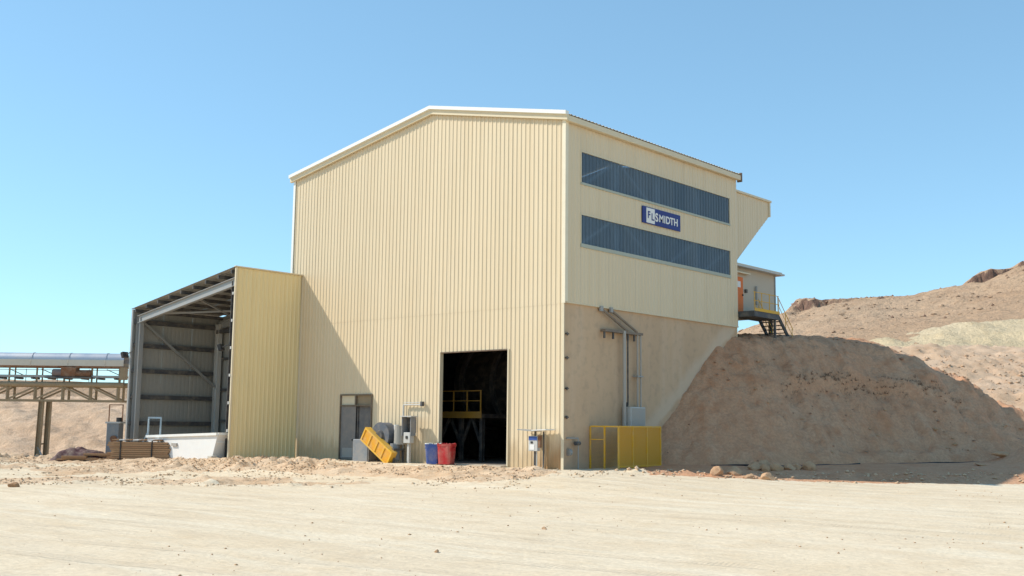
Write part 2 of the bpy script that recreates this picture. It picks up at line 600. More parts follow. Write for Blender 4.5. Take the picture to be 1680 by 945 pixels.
def ground_z(x, y):
    x = np.asarray(x, float); y = np.asarray(y, float)
    s, d = to_sd(x, y)
    # level pad along the building, falling towards the yard and to the left
    left = np.clip((-18 - x) / 14, 0, 1.6)
    pad = -0.02 - 0.40 * left
    edge = -2.2 - 0.10 * np.clip(-x - 10, 0, 30) + 1.2 * fbm(x * 0.18, y * 0.18, 3)
    k = sstep(-6.0, 0.0, y - edge + 1.2)
    k = np.where(x > 0, np.maximum(k * sstep(14, 0, x), sstep(44, 52, d) * 1.0), k)
    yard = -0.42 + 0.05 * fbm(s * 0.07, d * 0.12, 3)
    z = yard * (1 - k) + pad * k
    z = z + 0.28 * sstep(47, 56, d) * sstep(3, 9, s)
    near = sstep(-200, -60, x) * sstep(200, 60, x)
    z = z + 1.15 * np.exp(-(((s - 26.6) / 2.1) ** 2 + ((d - 53.6) / 2.0) ** 2)) * (1 + .5 * fbm(x * .7, y * .7, 4))
    # loose turned-over band between the yard and the pad
    band = np.exp(-((y - edge + 3.2) / (2.3 + 1.6 * sstep(-14, -26, x))) ** 2) * sstep(3.5, -1, x) * sstep(-46, -38, x)
    pat = sstep(-0.12, 0.2, fbm(x * 0.11 + 3, y * 0.11 + 5, 3))
    band2 = sstep(39.0, 43.5, d + 5 * fbm(s * .12, d * .12, 3)) * sstep(4.5, 0.5, s) * sstep(-1.0, -2.6, y) * sstep(-48, -40, x) * sstep(64, 60, d)
    band = np.maximum(band, 0.6 * band2 * (0.25 + .75 * pat))
    rough = np.abs(fbm(x * 0.9, y * 0.9, 6, 0.66)) * 0.50 - 0.06
    z = z + band * rough * near * (0.5 + 0.9 * sstep(-0.1, 0.25, fbm(x * 0.13 + 7, y * 0.13, 2)))
    b2 = np.exp(-((d - 47.6 - 0.05 * s) / 0.9) ** 2) * sstep(3.5, 5, s) * sstep(40, 10, s)
    z = z + b2 * (np.abs(fbm(x * 1.3, y * 1.3, 4, 0.6)) * 0.35) * near
    z = z + 0.030 * fbm(s * 0.22, d * 1.5, 5, 0.6) * near + 0.012 * fbm(x * 3.1, y * 3.1, 3) * near
    return z


def spread(lo, hi, step, far):
    fine = np.arange(lo, hi + 1e-6, step)
    return np.concatenate([[lo - f for f in far[::-1]], fine, [hi + f for f in far]])


FAR = [1.5, 5, 14, 40, 110, 300, 900, 2500, 6000]
gx = spread(-46, 34, 0.16, FAR)
gy = np.concatenate([spread(-42, -24.2, 0.25, FAR)[:-len(FAR)], np.arange(-24, 2, 0.13), spread(2.05, 24, 0.25, FAR)[len(FAR):]])
GX, GY = np.meshgrid(gx, gy)
GZ = ground_z(GX, GY)
inside = (GX > -20.3) & (GX < -0.3) & (GY > 0.3) & (GY < 15.3)
GZ = np.where(inside, -0.6, GZ)
ground = tag(grid_mesh('ground', GX, GY, GZ, SOIL), kind='structure')
# turned soil shows where the loose band lies: second material on those faces
ground.data.materials.append(BERM)
nf = len(ground.data.polygons)
cen = np.empty(nf * 3); ground.data.polygons.foreach_get('center', cen); cen = cen.reshape(-1, 3)
_s, _d = to_sd(cen[:, 0], cen[:, 1])
_edge = -2.2 - 0.10 * np.clip(-cen[:, 0] - 10, 0, 30)
_b = np.exp(-((cen[:, 1] - _edge + 3.2) / (2.7 + 2.0 * sstep(-14, -24, cen[:, 0]))) ** 2) * sstep(4, 0, cen[:, 0]) + 0.35 * fbm(cen[:, 0] * .5, cen[:, 1] * .5, 4)
ground.data.materials.append(MOUND)
_b2 = sstep(39.0, 43.5, _d + 5 * fbm(_s * .12, _d * .12, 3)) * sstep(4.5, 0.5, _s) * (cen[:, 1] < -1.2) * (_d < 64) * sstep(-0.12, 0.2, fbm(cen[:, 0] * 0.11 + 3, cen[:, 1] * 0.11 + 5, 3)) + 0.5 * fbm(cen[:, 0] * .8, cen[:, 1] * .8, 4)
_mi = (((_b > 0.62) | (_b2 > .55)) & (cen[:, 0] > -45)).astype(np.int32)
_m = sstep(45.8, 47.4, _d + .6 * fbm(cen[:, 0] * .5, cen[:, 1] * .5, 4)) * (_s > 6) * (_d < 75) * (cen[:, 0] > -1)
_mi[_m > .5] = 2
ground.data.polygons.foreach_set('material_index', _mi)

# fill mound against the side wall
ms_ = np.concatenate([np.arange(1.5, 36, 0.13), np.arange(36, 75, 0.8)])
md_ = np.concatenate([np.arange(48, 70, 0.13), np.arange(70, 120, 0.7)])
S, D = np.meshgrid(ms_, md_)
wob = 0.7 * fbm(S * 0.25, D * 0.25, 3) * (0.15 + .85 * sstep(10, 15, S))
q = polydist(S, D, TOE) + wob
shoulder = np.clip(S - 21.0 - 0.10 * (D - 62), 0, 40)
crest = 7.30 + 0.10 * fbm(S * 0.2, D * 0.2, 4) + 0.15 * sstep(12, 17, S) - 0.62 * np.where(shoulder < 1.5, shoulder ** 2 / 3.0, shoulder - .75)
crest = np.maximum(crest, 0.15)
prof = 0.84 * q + 0.06 * np.clip(q - 3, 0, 30)
tt = np.clip(prof / crest, -1, 2.2)
soft = np.where(tt < 0.86, tt, 0.86 + 0.14 * (1 - np.exp(-(tt - 0.86) / 0.14)))
MZ = 0.12 + crest * soft
slope_band = sstep(0.3, 1.5, q) * sstep(9.0, 6.6, q)
gul = fbm(S * 1.1 + D * 0.10, D * 0.09, 4, 0.58)
MZ += slope_band * (0.35 + .65 * sstep(9, 14, S)) * (0.46 * gul + 0.16 * fbm(S * 1.4, D * 1.4, 4, 0.6) + 0.30 * fbm(S * 0.28, D * 0.28, 3))
# slump scar half way up and a small bench at its foot
sc_ = np.exp(-((S - 19.0) / 5.0) ** 2)
MZ += 0.6 * sc_ * (sstep(4.9, 5.25, q + 0.03 * (S - 19) ** 2 + 0.5 * fbm(S * 0.6, D * 0.6, 3)) - 0.5) * slope_band
MZ += 0.22 * np.exp(-((q - 0.5) / 0.45) ** 2) * (0.5 + fbm(S * 0.5, D * 0.5, 3))
MZ += 0.13 * fbm(S * 2.4, D * 2.4, 4, 0.7) * sstep(-1.0, 0.4, q) + 0.16 * np.clip(fbm(S * 1.1 + 4, D * 1.1, 4, .65) - .12, 0, 1) * sstep(0, 1, q)
rub = sstep(20.5, 23, S) * sstep(9.5, 6, np.abs(q - 6.0) + 0 * S) * sstep(25, 20, S - 5)
MZ += 0.24 * np.abs(fbm(S * 0.9, D * 0.9, 5, 0.62)) * sstep(2, 4, q) * (0.25 + .75 * np.maximum(sstep(8.6, 6.5, q), sstep(22, 24, S)))
MZ = np.where(q < -0.3, MZ - 0.35 * (-0.3 - q), MZ)
MX = CAM[0] + S * RX + D * FX; MY = CAM[1] + S * RY + D * FY
keep = ~((MX < -0.35) & (MY < 15.35)) & (q > -3.5) & ((S < 38) | (D < 60))
tag(grid_mesh('earth_mound', MX, MY, MZ, MOUND, keep), kind='structure')


def mound_z(x, y):
    s, d = to_sd(x, y)
    i = int(np.argmin(abs(md_ - d))); j = int(np.argmin(abs(ms_ - s)))
    return float(MZ[i, j])


# sunlit rubble slope beyond the mound's shoulder
ss = np.arange(14, 80, 0.3); dd = np.arange(64, 122, 0.3)
S, D = np.meshgrid(ss, dd)
rz_ = 0.3 + 8.9 * np.clip((D - 65 - 0.08 * (S - 25)) / 30, 0, 1) ** 0.92 + 0.4 * fbm(S * .12, D * .12, 3)
rz_ += 0.55 * np.abs(fbm(S * 0.55 + .5 * D, D * 0.45 - .3 * S, 5, 0.62)) + 0.12 * fbm(S * 2, D * 2, 3)
rz_ -= 5.0 * sstep(20, 14, S)
RXs, RYs = CAM[0] + S * RX + D * FX, CAM[1] + S * RY + D * FY
RUBBLE = mat_soil('rubble_scree', [(0.62, 0.42, 0.27), (0.67, 0.48, 0.33), (0.52, 0.32, 0.19)], 1.2, bumpy=1.3)
tag(grid_mesh('rubble_slope', RXs, RYs, rz_, RUBBLE, RYs > 16.5), kind='structure')
_rub = (ss, dd, rz_)

# yellow marl bank and the rocky hill behind
ss = np.arange(8, 150, 0.8); dd = np.arange(96, 176, 0.8)
S, D = np.meshgrid(ss, dd)
yz = 5.5 + (7.9 + 0.155 * np.clip(S - 50, -20, 60)) * sstep(104, 140, D + 3 * fbm(S * .06, D * .06, 3)) + 0.9 * fbm(S * 0.12, D * 0.12, 4) * sstep(100, 112, D)
yz += 0.55 * fbm(S * 0.5 + D * .2, D * 0.25, 5, .6) + 0.9 * np.abs(fbm(S * .35 + D * .1, D * .12, 5, .65)) - .2
yz -= 9 * sstep(46, 30, S + 6 * fbm(S * .1, D * .1, 4))
yz += 0.6
yz -= 5.0 * sstep(141, 172, D + 6 * fbm(S * .1, D * .1, 4))
tag(grid_mesh('yellow_bank', CAM[0] + S * RX + D * FX, CAM[1] + S * RY + D * FY, yz, YBANK), kind='structure')

ss = np.arange(20, 330, 1.0); dd = np.concatenate([np.arange(104, 272, 0.8), np.arange(272, 420, 6)])
S, D = np.meshgrid(ss, dd)
ang = S / D                                      # bearing across the site
ridge_b = np.array([0.10, 0.18, 0.205, 0.230, 0.255, 0.266, 0.30, 0.345, 0.385, 0.42, 0.435, 0.452, 0.470, 0.490, 0.55, 0.7, 1.2])
ridge_z = np.array([12., 20., 23.5, 26.0, 29.2, 32.3, 32.8, 33.6, 34.0, 36.0, 38.6, 40.5, 40.9, 44.0, 48., 52., 50.])
rz = sum(np.interp(ang + o_, ridge_b, ridge_z) for o_ in np.linspace(-.035, .035, 9)) / 9
rz_sharp = np.interp(ang, ridge_b, ridge_z)
tD = sstep(0, 1, np.clip((D - 134) / 124, 0, 1)) * 0.3 + 0.7 * np.clip((D - 134) / 124, 0, 1)
hb0 = 13.2 + 0.155 * np.clip(S - 50, -40, 90)
hb0 = np.minimum(5.0 + (hb0 - 5.0) * sstep(104, 140, D), rz - 6 * sstep(104, 136, D))
hz = hb0 + (rz - hb0) * tD + (rz_sharp - rz) * sstep(236, 256, D)
hz += sstep(150, 170, D) * (1.6 * fbm(S * 0.035, D * 0.035, 4) + 0.7 * fbm(S * 0.16, D * 0.16, 4, 0.6)) * sstep(262, 240, D)
hz += 0.30 * np.abs(fbm(S * 0.6, D * 0.6, 3))
# rock ledge below the rim: a sudden step of a few metres
led = np.interp(ang, [0.22, 0.258, 0.268, 0.30, 0.33, 0.345, 0.37, 0.40, 0.432, 0.445, 0.475, 0.50, 0.6], [0, 0.3, 2.6, 1.4, .5, 1.8, .8, .4, 2.0, 4.4, 2.4, 4.0, 4.5])
jag = fbm(S * 0.24, D * 0.20, 5, 0.7)
hz += led * (sstep(252, 254.2, D + 5.5 * jag + 2.5 * fbm(S * .8, D * .05, 3)) - 1.0) * sstep(185, 246, D) + 0.30 * led * jag * (D > 252)
hz -= 0.012 * np.clip(D - 262, 0, 400)
_hill = (ss, dd, hz)
tag(grid_mesh('rocky_hill', CAM[0] + S * RX + D * FX, CAM[1] + S * RY + D * FY, hz, HILL), kind='structure')

# low bank and distant rise on the left
ss = np.concatenate([np.arange(-130, -52, 1.0), np.arange(-52, -10, 0.3)]); dd = np.concatenate([np.arange(66, 100, 0.3), np.arange(100, 150, 2.0)])
S, D = np.meshgrid(ss, dd)
bz = -1.0 + 4.75 * sstep(69.5, 96, D + 1.5 * fbm(S * .12, D * .12, 3)) ** 0.9
bz += sstep(69, 73, D) * (0.55 * fbm(S * 0.5 + .5 * D, D * 0.35, 5, 0.6) + 0.35 * np.abs(fbm(S * 1.2, D * 1.2, 4, .65)))
bz -= 0.04 * np.clip(D - 99, 0, 200) + 6 * sstep(-17, -11, S)
bx_, by_ = CAM[0] + S * RX + D * FX, CAM[1] + S * RY + D * FY
tag(grid_mesh('left_bank', bx_, by_, bz, LEFTBANK, ~((bx_ > -31.2) & (by_ > -6))), kind='structure')
ss = np.arange(-260, -60, 3.0); dd = np.arange(180, 300, 3.0)
S, D = np.meshgrid(ss, dd)
fz = -2 + (12.3 + 2.2 * fbm(S * 0.02, D * 0.02, 4)) * np.exp(-((D - 235) / 32) ** 2) + 0.4 * fbm(S * .2, D * .2, 3)
tag(grid_mesh('distant_rise', CAM[0] + S * RX + D * FX, CAM[1] + S * RY + D * FY, fz, HILL), kind='structure')

# ------------------------------------------------------------------ main building
W, DEP, H, AX, AZ = 20.59, 15.58, 16.4, -8.88, 18.32
PITCHR = 0.276
PROF = [(0.0, 0.0), (0.50, 0.0), (0.62, 0.026), (0.86, 0.026), (0.98, 0.0)]


def clad(parent, name, mat, fmap, u0, u1, zlo, zhi, holes=(), breaks=(), sheet=4, depth=1.0, pitch=PITCHR):
    """trapezoidal profile sheets, each its own part; fmap(u, w, z) -> world"""
    n = max(1, int(round((u1 - u0) / (pitch * sheet))))
    eds = [u0 + (u1 - u0) * i / n for i in range(n + 1)]
    hb = set(breaks)
    for (a, b, c, e) in holes:
        hb.add(a); hb.add(b)

    def wof(u):
        t = ((u - u0) / pitch) % 1.0
        for (p, h), (p2, h2) in zip(PROF, PROF[1:] + [(1.0, 0.0)]):
            if p <= t <= p2:
                return depth * (h + (h2 - h) * (t - p) / max(1e-6, p2 - p))
        return 0.0
    out = []
    for a, b in zip(eds[:-1], eds[1:]):
        us = {round(a, 5), round(b, 5)}
        k = int((a - u0) / pitch) - 1
        while u0 + k * pitch < b:
            for p, _ in PROF:
                u = u0 + (k + p) * pitch
                if a + 1e-4 < u < b - 1e-4:
                    us.add(round(u, 5))
            k += 1
        for h in hb:
            if a < h < b:
                us.add(round(h, 5))
        us = sorted(us)
        runs = {}
        lap = 0.003 * (len(out) % 2)
        for p, q2 in zip(us[:-1], us[1:]):
            if q2 - p < 2e-5:
                continue
            mid = (p + q2) / 2
            cuts = sorted([(c, e) for (ha, hb_, c, e) in holes if ha - 1e-6 <= mid <= hb_ + 1e-6])
            lo = None
            segs = []
            cur = (zlo(p), zlo(q2))
            for c, e in cuts:
                segs.append((cur, (c, c))); cur = (e, e)
            segs.append((cur, (zhi(p), zhi(q2))))
            for ki, ((l0, l1), (t0, t1)) in enumerate(segs):
                ki = (ki if len(segs) > 1 or not holes else 9) if not (holes and len(segs) > 1 and ki == len(segs) - 1) else 9
                m = runs.setdefault((ki,), MB())
                if t0 - l0 < 1e-3 and t1 - l1 < 1e-3:
                    continue
                m.add([fmap(p, wof(p) + lap, l0), fmap(q2, wof(q2) + lap, l1), fmap(q2, wof(q2) + lap, t1), fmap(p, wof(p) + lap, t0)], [(0, 1, 2, 3)])
        for m in runs.values():
            if m.f:
                out.append(m.build(name, mat, parent))
    return out


bld = thing('processing_building', (-10, 7.5, 0), 'tall cream corrugated processing building with gabled roof and open doorway', 'building')


def gable(u):
    return H + (AZ - H) * (u - (-W)) / (AX + W) if u < AX else AZ + (H - AZ) * (u - AX) / (0 - AX)


DX0, DX1, DZ = -7.94, -3.37, 5.50          # big doorway
PX0, PX1, PZ = -15.76, -13.10, 3.52        # double door
CB = (-10.55, -9.93, 1.55, 2.28)
# front wall: lower and upper sheet runs meeting at a lap
LAP = 7.63
fy = lambda w_: -0.03 - w_
clad(bld, 'cladding_sheet', CREAM, lambda u, w_, z: (u, fy(w_), z), -W, 0.06, lambda u: -0.12, lambda u: LAP,
     [(DX0, DX1, -0.2, DZ), (PX0, PX1, -0.2, PZ)], [AX])
clad(bld, 'cladding_sheet', CREAM_HI, lambda u, w_, z: (u, fy(w_) - 0.008, z), -W, 0.06, lambda u: LAP - 0.12, lambda u: gable(u) - 0.03, (), [AX])
# side wall above the concrete
WY0, WY1 = 1.09, 14.78
WINS = [(13.384, 14.872), (10.446, 11.843)]
clad(bld, 'cladding_sheet', CREAM_HI, lambda u, w_, z: (0.07 + w_, u, z), 0.0, DEP, lambda u: 7.61, lambda u: H - 0.05,
     [(WY0, WY1, a, b) for a, b in WINS])
# far side and rear walls
clad(bld, 'cladding_sheet', CREAM_HI, lambda u, w_, z: (-W - w_, u, z), 0.0, DEP, lambda u: -0.2, lambda u: H - 0.05, sheet=14)
clad(bld, 'cladding_sheet', CREAM_HI, lambda u, w_, z: (u, DEP + w_, z), -W, 0.0, lambda u: -0.2, lambda u: gable(u) - 0.03, (), [AX], sheet=14)
# inner lining closes the hall; its near-black colour paints in the gloom
m = MB().box(-W + .12, -W + .2, .2, DEP - .2, -.3, H - .3).box(-W + .2, -.5, DEP - .3, DEP - .2, -.3, H - .1)
m.box(-W + .2, -8.2, 0.55, 0.6, 5.6, H - .3)
m.build('inner_lining', LINER, bld)
MB().box(-W + .1, -.4, .05, DEP - .1, -.5, .03).build('floor_slab', paint('dusty_slab', (0.22, 0.185, 0.15), 0.9), bld)
# concrete base wall on the right
m = MB().box(-0.45, -0.03, 0.02, DEP, -1.5, 7.62)
m.build('concrete_wall', CONCRETE, bld)
MB().box(-0.03, 0.09, 0.0, DEP + .02, 7.56, 7.63).build('drip_flashing', CREAM_TRIM, bld)


# roof
def slope_map(xa, za, xb, zb):
    L = math.hypot(xb - xa, zb - za)
    ex, ez = (xb - xa) / L, (zb - za) / L
    nx, nz = (-ez, ex) if ex > 0 else (ez, -ex)
    return L, (lambda u, w_, t: (xa + ex * t + nx * w_, u, za + ez * t + nz * w_))


SLR = (H - AZ) / (0 - AX); SLL = (H - AZ) / (-W - AX)
L, fm = slope_map(AX, AZ + .05, 0.36, AZ + .05 + SLR * (0.36 - AX))
clad(bld, 'roof_sheet', ROOFM, fm, -0.16, DEP + .2, lambda u: 0.0, lambda u: L, sheet=4, depth=1.2)
L, fm = slope_map(AX, AZ + .05, -W - .25, AZ + .05 + SLL * (-W - .25 - AX))
clad(bld, 'roof_sheet', ROOFM, fm, -0.16, DEP + .2, lambda u: 0.0, lambda u: L, sheet=4, depth=1.2)


def barge(y0, y1, zt, zb, mat, name):
    m = MB()
    xr, xl = 0.32, -W - 0.27
    pts = [(xl, AZ + SLL * (xl - AX)), (AX, AZ), (xr, AZ + SLR * (xr - AX))]
    vs = []
    for (x, z) in pts:
        vs += [(x, y0, z + zb), (x, y0, z + zt), (x, y1, z + zt), (x, y1, z + zb)]
    fs = []
    for i in (0, 4):
        for a in range(4):
            b = (a + 1) % 4
            fs.append((i + a, i + b, i + 4 + b, i + 4 + a))
    fs += [(3, 2, 1, 0), (8, 9, 10, 11)]
    return m.add(vs, fs).build(name, mat, bld)


barge(-0.36, -0.12, 0.20, 0.02, WHITE_TRIM, 'barge_capping')
barge(-0.24, -0.085, 0.02, -0.23, CREAM_TRIM, 'barge_board')
# eave gutter on the right
zE = AZ + SLR * (0.30 - AX)
MB().box(0.11, 0.34, -0.118, DEP + .1, H - .34, H - .055).build('gutter', CREAM_TRIM, bld, bevel=0.02)
MB().box(0.08, 0.36, DEP + .1, DEP + .22, H - .42, H + .1).build('gutter_end', BROWN, bld)
# corner flashings
MB().box(-0.06, 0.14, -0.115, -0.075, LAP - .1, H - .2).box(0.115, 0.14, -0.075, 0.10, LAP - .02, H - .2).build('corner_flashing', paint('pale_cream_flashing', (0.80, 0.70, 0.52), .5, wear=.08), bld)
MB().box(-0.06, 0.085, -0.11, -0.073, -.1, LAP - .12).build('corner_flashing', CREAM_TRIM, bld)
MB().box(-W - .06, -W + .12, -.12, -.08, 0, H - .2).build('corner_flashing', WHITE_TRIM, bld)
# small fixing brackets down the concrete edge
for z in (6.1, 5.0, 3.6, 2.3):
    MB().box(-0.03, 0.10, 0.10, 0.26, z, z + .06).tube((0.05, .18, z - .05), (0.05, .18, z + .1), .03, 6).build('fixing_bracket', DARKSTEEL, bld)

# translucent window strips
for wi, (za, zb) in enumerate(WINS):
    win = bpy.data.objects.new('window_strip', None)
    COL.objects.link(win); win.parent = bld
    win.location = Vector((0, WY0, za)) - wloc(bld)
    clad(win, 'window_panel', WINDOW, lambda u, w_, z: (0.05 + w_, u, z), WY0, WY1, lambda u: za, lambda u: zb, sheet=4, depth=1.5)
    dz = 0.10 if wi == 0 else 0.17
    MB().box(0.06, 0.135, WY0, WY1, za - dz, za + .01).build('sill', SILL, win)
    MB().box(0.06, 0.125, WY0 - .02, WY1 + .02, zb - .01, zb + .05).build('head_flashing', CREAM_TRIM, win)
    for y in (WY0, WY1):
        MB().box(0.06, 0.125, y - .03, y + .03, za, zb).build('jamb', CREAM_TRIM, win)

# steel frame behind the side wall, seen through the sheets
frm = MB()
for y in (0.5, 4.3, 8.0, 11.8, 15.2):
    MB().ibeam((-0.28, y, 7.6), (-0.28, y, H - .2), 0.22, 0.3, .03, (0, 1, 0)).build('column', PALEGREY, bld)
for a, b in (((4.3, 15.0), (0.5, 12.8)), ((4.3, 15.0), (8.0, 12.8)), ((0.5, 10.0), (4.3, 12.2)), ((4.3, 12.2), (8.0, 10.0)), ((11.8, 10.2), (15.2, 12.1)), ((8, 10), (11.8, 12.1))):
    MB().bar((-0.12, a[0], a[1]), (-0.12, b[0], b[1]), 0.10, 0.10).build('brace', PALEGREY, bld)
MB().box(-.20, -.10, .2, 15.4, 12.5, 12.68).build('girt', STEEL, bld)
MB().box(-.20, -.10, .2, 15.4, 9.3, 9.46).build('girt', STEEL, bld)

# doorway trim
MB().box(DX0 - .07, DX0 + .0, -.11, .12, 0, DZ + .05).build('door_jamb', CREAM_TRIM, bld)
MB().box(DX1 - .0, DX1 + .08, -.11, .12, 0, DZ + .05).build('door_jamb', CREAM_TRIM, bld)
MB().box(DX0 + .001, DX1 - .001, -.10, .12, DZ, DZ + .055).build('door_lintel', BROWN, bld)
MB().box(DX0, DX1, -.5, .04, -.4, .045).build('door_threshold', paint('pale_threshold', (0.55, 0.46, 0.35), 0.9), bld)

# double door in the shaded part of the wall
dd_ = bpy.data.objects.new('double_door', None)
COL.objects.link(dd_); dd_.parent = bld
dd_.location = Vector((PX0, 0, 0)) - wloc(bld)
m = MB().box(PX0, PX0 + .07, -.1, .1, 0, PZ).box(PX1 - .07, PX1, -.1, .1, 0, PZ).box(PX0 + .07, PX1 - .07, -.1, .1, PZ - .08, PZ)
m.box(PX0 + .07, PX1 - .07, -.095, .09, 2.86, 2.94).box(-14.50, -14.42, -.095, .09, 2.94, PZ - .08)
m.build('door_frame', paint('brown_door_frame', (0.16, 0.12, 0.08), 0.6), dd_)
MB().box(PX0 + .07, -14.50, -.01, .02, 2.94, PZ - .08).build('transom_panel', CREAM_TRIM, dd_)
MB().box(-14.42, PX1 - .07, .03, .06, 2.94, PZ - .08).build('transom_panel', paint('tan_panel', (0.30, 0.22, 0.13), 0.6), dd_)
lf = MB().box(PX0 + .07, -14.47, -.03, .02, 0.03, 2.86).build('door_leaf', GREYDOOR, dd_)
m = MB()
for i in range(9):
    m.box(PX0 + .25, -14.65, -.05, -.031, 0.14 + i * .055, 0.165 + i * .055)
m.build('door_leaf_grille', PALEGREY, dd_)
MB().tube((-14.6, -.10, 1.05), (-14.6, -.03, 1.05), .05, 8).box(-14.68, -14.52, -.11, -.09, 1.02, 1.08).build('door_handle', BLACK, dd_)
MB().box(-14.45, PX1 - .08, .10, .15, 0.03, 2.86).build('door_leaf', paint('dark_grey_leaf', (0.14, 0.135, 0.135), .6, wear=.2), dd_)  # right leaf, set back and in a darker grey
MB().box(-14.40, -14.33, .02, .10, 0.03, 2.86).build('door_edge', DARKSTEEL, dd_)

# hopper housing behind the rear wall
hop = thing('hopper_housing', (-6, 17, 11), 'cream hopper housing with sloping underside jutting from the rear wall', 'hopper')
HX0, HX1 = -12.0, -0.10
ht, hy1, hl, hb_ = 15.45, 19.75, 14.62, 11.3
clad(hop, 'cladding_sheet', CREAM_HI, lambda u, w_, z: (HX1 + w_, u, z), DEP + .05, hy1, lambda u: hb_ + (hl - hb_) * (u - DEP) / (hy1 - DEP), lambda u: ht)
m = MB()
z0_ = hb_ - .02
m.add([(HX0, DEP + .06, z0_), (HX1 - .02, DEP + .06, z0_), (HX1 - .02, hy1, hl), (HX0, hy1, hl), (HX0, hy1, ht), (HX1 - .02, hy1, ht)],
      [(0, 3, 2, 1), (3, 4, 5, 2)])
m.build('sloping_floor', CREAM_HI, hop)
MB().box(HX0 - .1, HX1 + .12, DEP + .06, hy1 + .12, ht, ht + .12).build('roof_plate', CREAM_TRIM, hop)
MB().box(HX1 + .04, HX1 + .08, hy1 - .10, hy1 + .05, hl - .05, ht - .01).build('corner_flashing', CREAM_TRIM, hop)
MB().add([(HX0, DEP + .06, z0_), (HX0, hy1, hl), (HX0, hy1, ht), (HX0, DEP + .06, ht)], [(0, 1, 2, 3)]).build('side_sheet', CREAM_HI, hop)

# control room on stilts with platform and stair
room = thing('control_room', (-1.5, 18.3, 7.2), 'small beige control room on legs behind the building, with flat roof', 'cabin')
RX1, RY0, RY1, RZ0, RZ1 = -0.45, DEP + .15, 20.95, 8.55, 11.15
MB().box(-3.4, RX1, RY0, RY1, RZ0, RZ1).build('wall', paint('beige_cabin', (0.52, 0.44, 0.34), 0.6, wear=.1), room)
MB().box(-3.8, RX1 + .45, RY0 - .05, RY1 + .45, RZ1, RZ1 + .10).build('roof_plate', PALEGREY, room)
MB().box(-3.7, RX1 + .32, RY0, RY1 + .36, RZ1 + .101, RZ1 + .2).build('roof_capping', CREAM_TRIM, room)
MB().box(RX1, RX1 + .05, RY1 - .08, RY1 + .02, RZ0, RZ1 - .001).build('corner_trim', STEEL, room)
for (x, y) in ((-3.2, 16), (-3.2, 20.7), (-.65, 16), (-.65, 20.7)):
    MB().ibeam((x, y, 6.0), (x, y, RZ0), .2, .2, .025, (0, 1, 0)).build('leg', DARKSTEEL, room)
dr = MB().box(RX1 + .001, RX1 + .06, 16.05, 17.0, RZ0 + .03, RZ0 + 2.06).build('door', ORANGE, room)
MB().box(RX1 + .06, RX1 + .075, 16.35, 16.7, RZ0 + 1.45, RZ0 + 1.80).build('notice', WHITEP, dr)
MB().box(RX1 + .06, RX1 + .12, 16.86, 16.95, RZ0 + .98, RZ0 + 1.06).build('handle', BLACK, dr)
MB().box(RX1 + .001, RX1 + .30, 15.95, 17.5, RZ0 + 2.25, RZ0 + 2.33).build('door_canopy', CREAM_TRIM, room)
MB().tube((RX1 + .1, 18.5, RZ0 + .6), (RX1 + .1, 18.5, RZ0 + 1.7), .06, 8).build('conduit', STEEL, room)
MB().box(RX1 + .001, RX1 + .14, 17.25, 17.4, RZ0 + 1.2, RZ0 + 1.4).build('switch_box', DARKSTEEL, room)

plat = thing('access_stair', (0.3, 17.5, 7.2), 'black steel landing and stair with yellow handrails outside the orange door', 'staircase')
PXa, PXb = RX1 + .08, 1.05
PYa, PYb = DEP + .12, 18.6
MB().box(PXa, PXb, PYa, PYb, RZ0 - .38, RZ0 - .06).build('landing', DARKSTEEL, plat)
MB().box(PXb, PXb + .03, PYa, PYb, RZ0 - .07, RZ0 + .10).build('toe_board', YELLOW, plat)
for y in (15.8, 16.6, 17.5, 18.5):
    MB().tube((PXb - .03, y, RZ0 - .06), (PXb - .03, y, RZ0 + 1.0), .024, 6).build('rail_post', YELLOW, plat)
for z in (.52, 1.0):
    MB().tube((PXb - .03, PYa, RZ0 + z), (PXb - .03, PYb, RZ0 + z), .022, 6).build('handrail', YELLOW, plat)
for y in (18.3,):
    MB().bar((PXb - .15, y, 6.4), (PXb - .15, y, RZ0 - .28), .12).build('leg', DARKSTEEL, plat)
sb, st_ = (0.7, 20.2, 6.75), (0.7, 18.6, RZ0 - .12)
for x in (PXa + .1, PXb - .04):
    MB().bar((x, 18.55, RZ0 - .2), (x, 20.3, 6.7), .06, .24).build('stringer', BLACK, plat)
    MB().tube((x, 18.55, RZ0 + .95), (x, 20.3, 7.75), .022, 6).build('handrail', YELLOW, plat)
    MB().tube((x, 18.55, RZ0 + .5), (x, 20.3, 7.3), .018, 6).build('mid_rail', YELLOW, plat)
    for t_ in (0.05, .5, .95):
        y = 18.55 + 1.75 * t_; z = RZ0 - .2 + (6.7 - RZ0 + .2) * t_
        MB().tube((x, y, z), (x, y, z + 1.12), .02, 6).build('rail_post', YELLOW, plat)
for i in range(8):
    t_ = (i + .5) / 8
    y = 18.55 + 1.75 * t_; z = RZ0 - .15 + (6.7 - RZ0 + .2) * t_
    MB().box(PXa + .13, PXb - .07, y - .12, y + .12, z, z + .04).build('tread', DARKSTEEL, plat)

# company sign
sign = thing('company_sign', (0.12, 7.8, 12.2), 'navy blue company sign with white lettering between the two window strips', 'sign')
SY0, SY1, SZ0, SZ1 = 6.08, 9.55, 12.20, 13.06
MB().box(0.115, 0.165, SY0, SY1, SZ0, SZ1).build('board', NAVY, sign)
MB().box(0.165, 0.172, SY0 + .32, SY0 + 1.07, SZ0 + .045, SZ1 - .045).build('logo_block', WHITEP, sign)


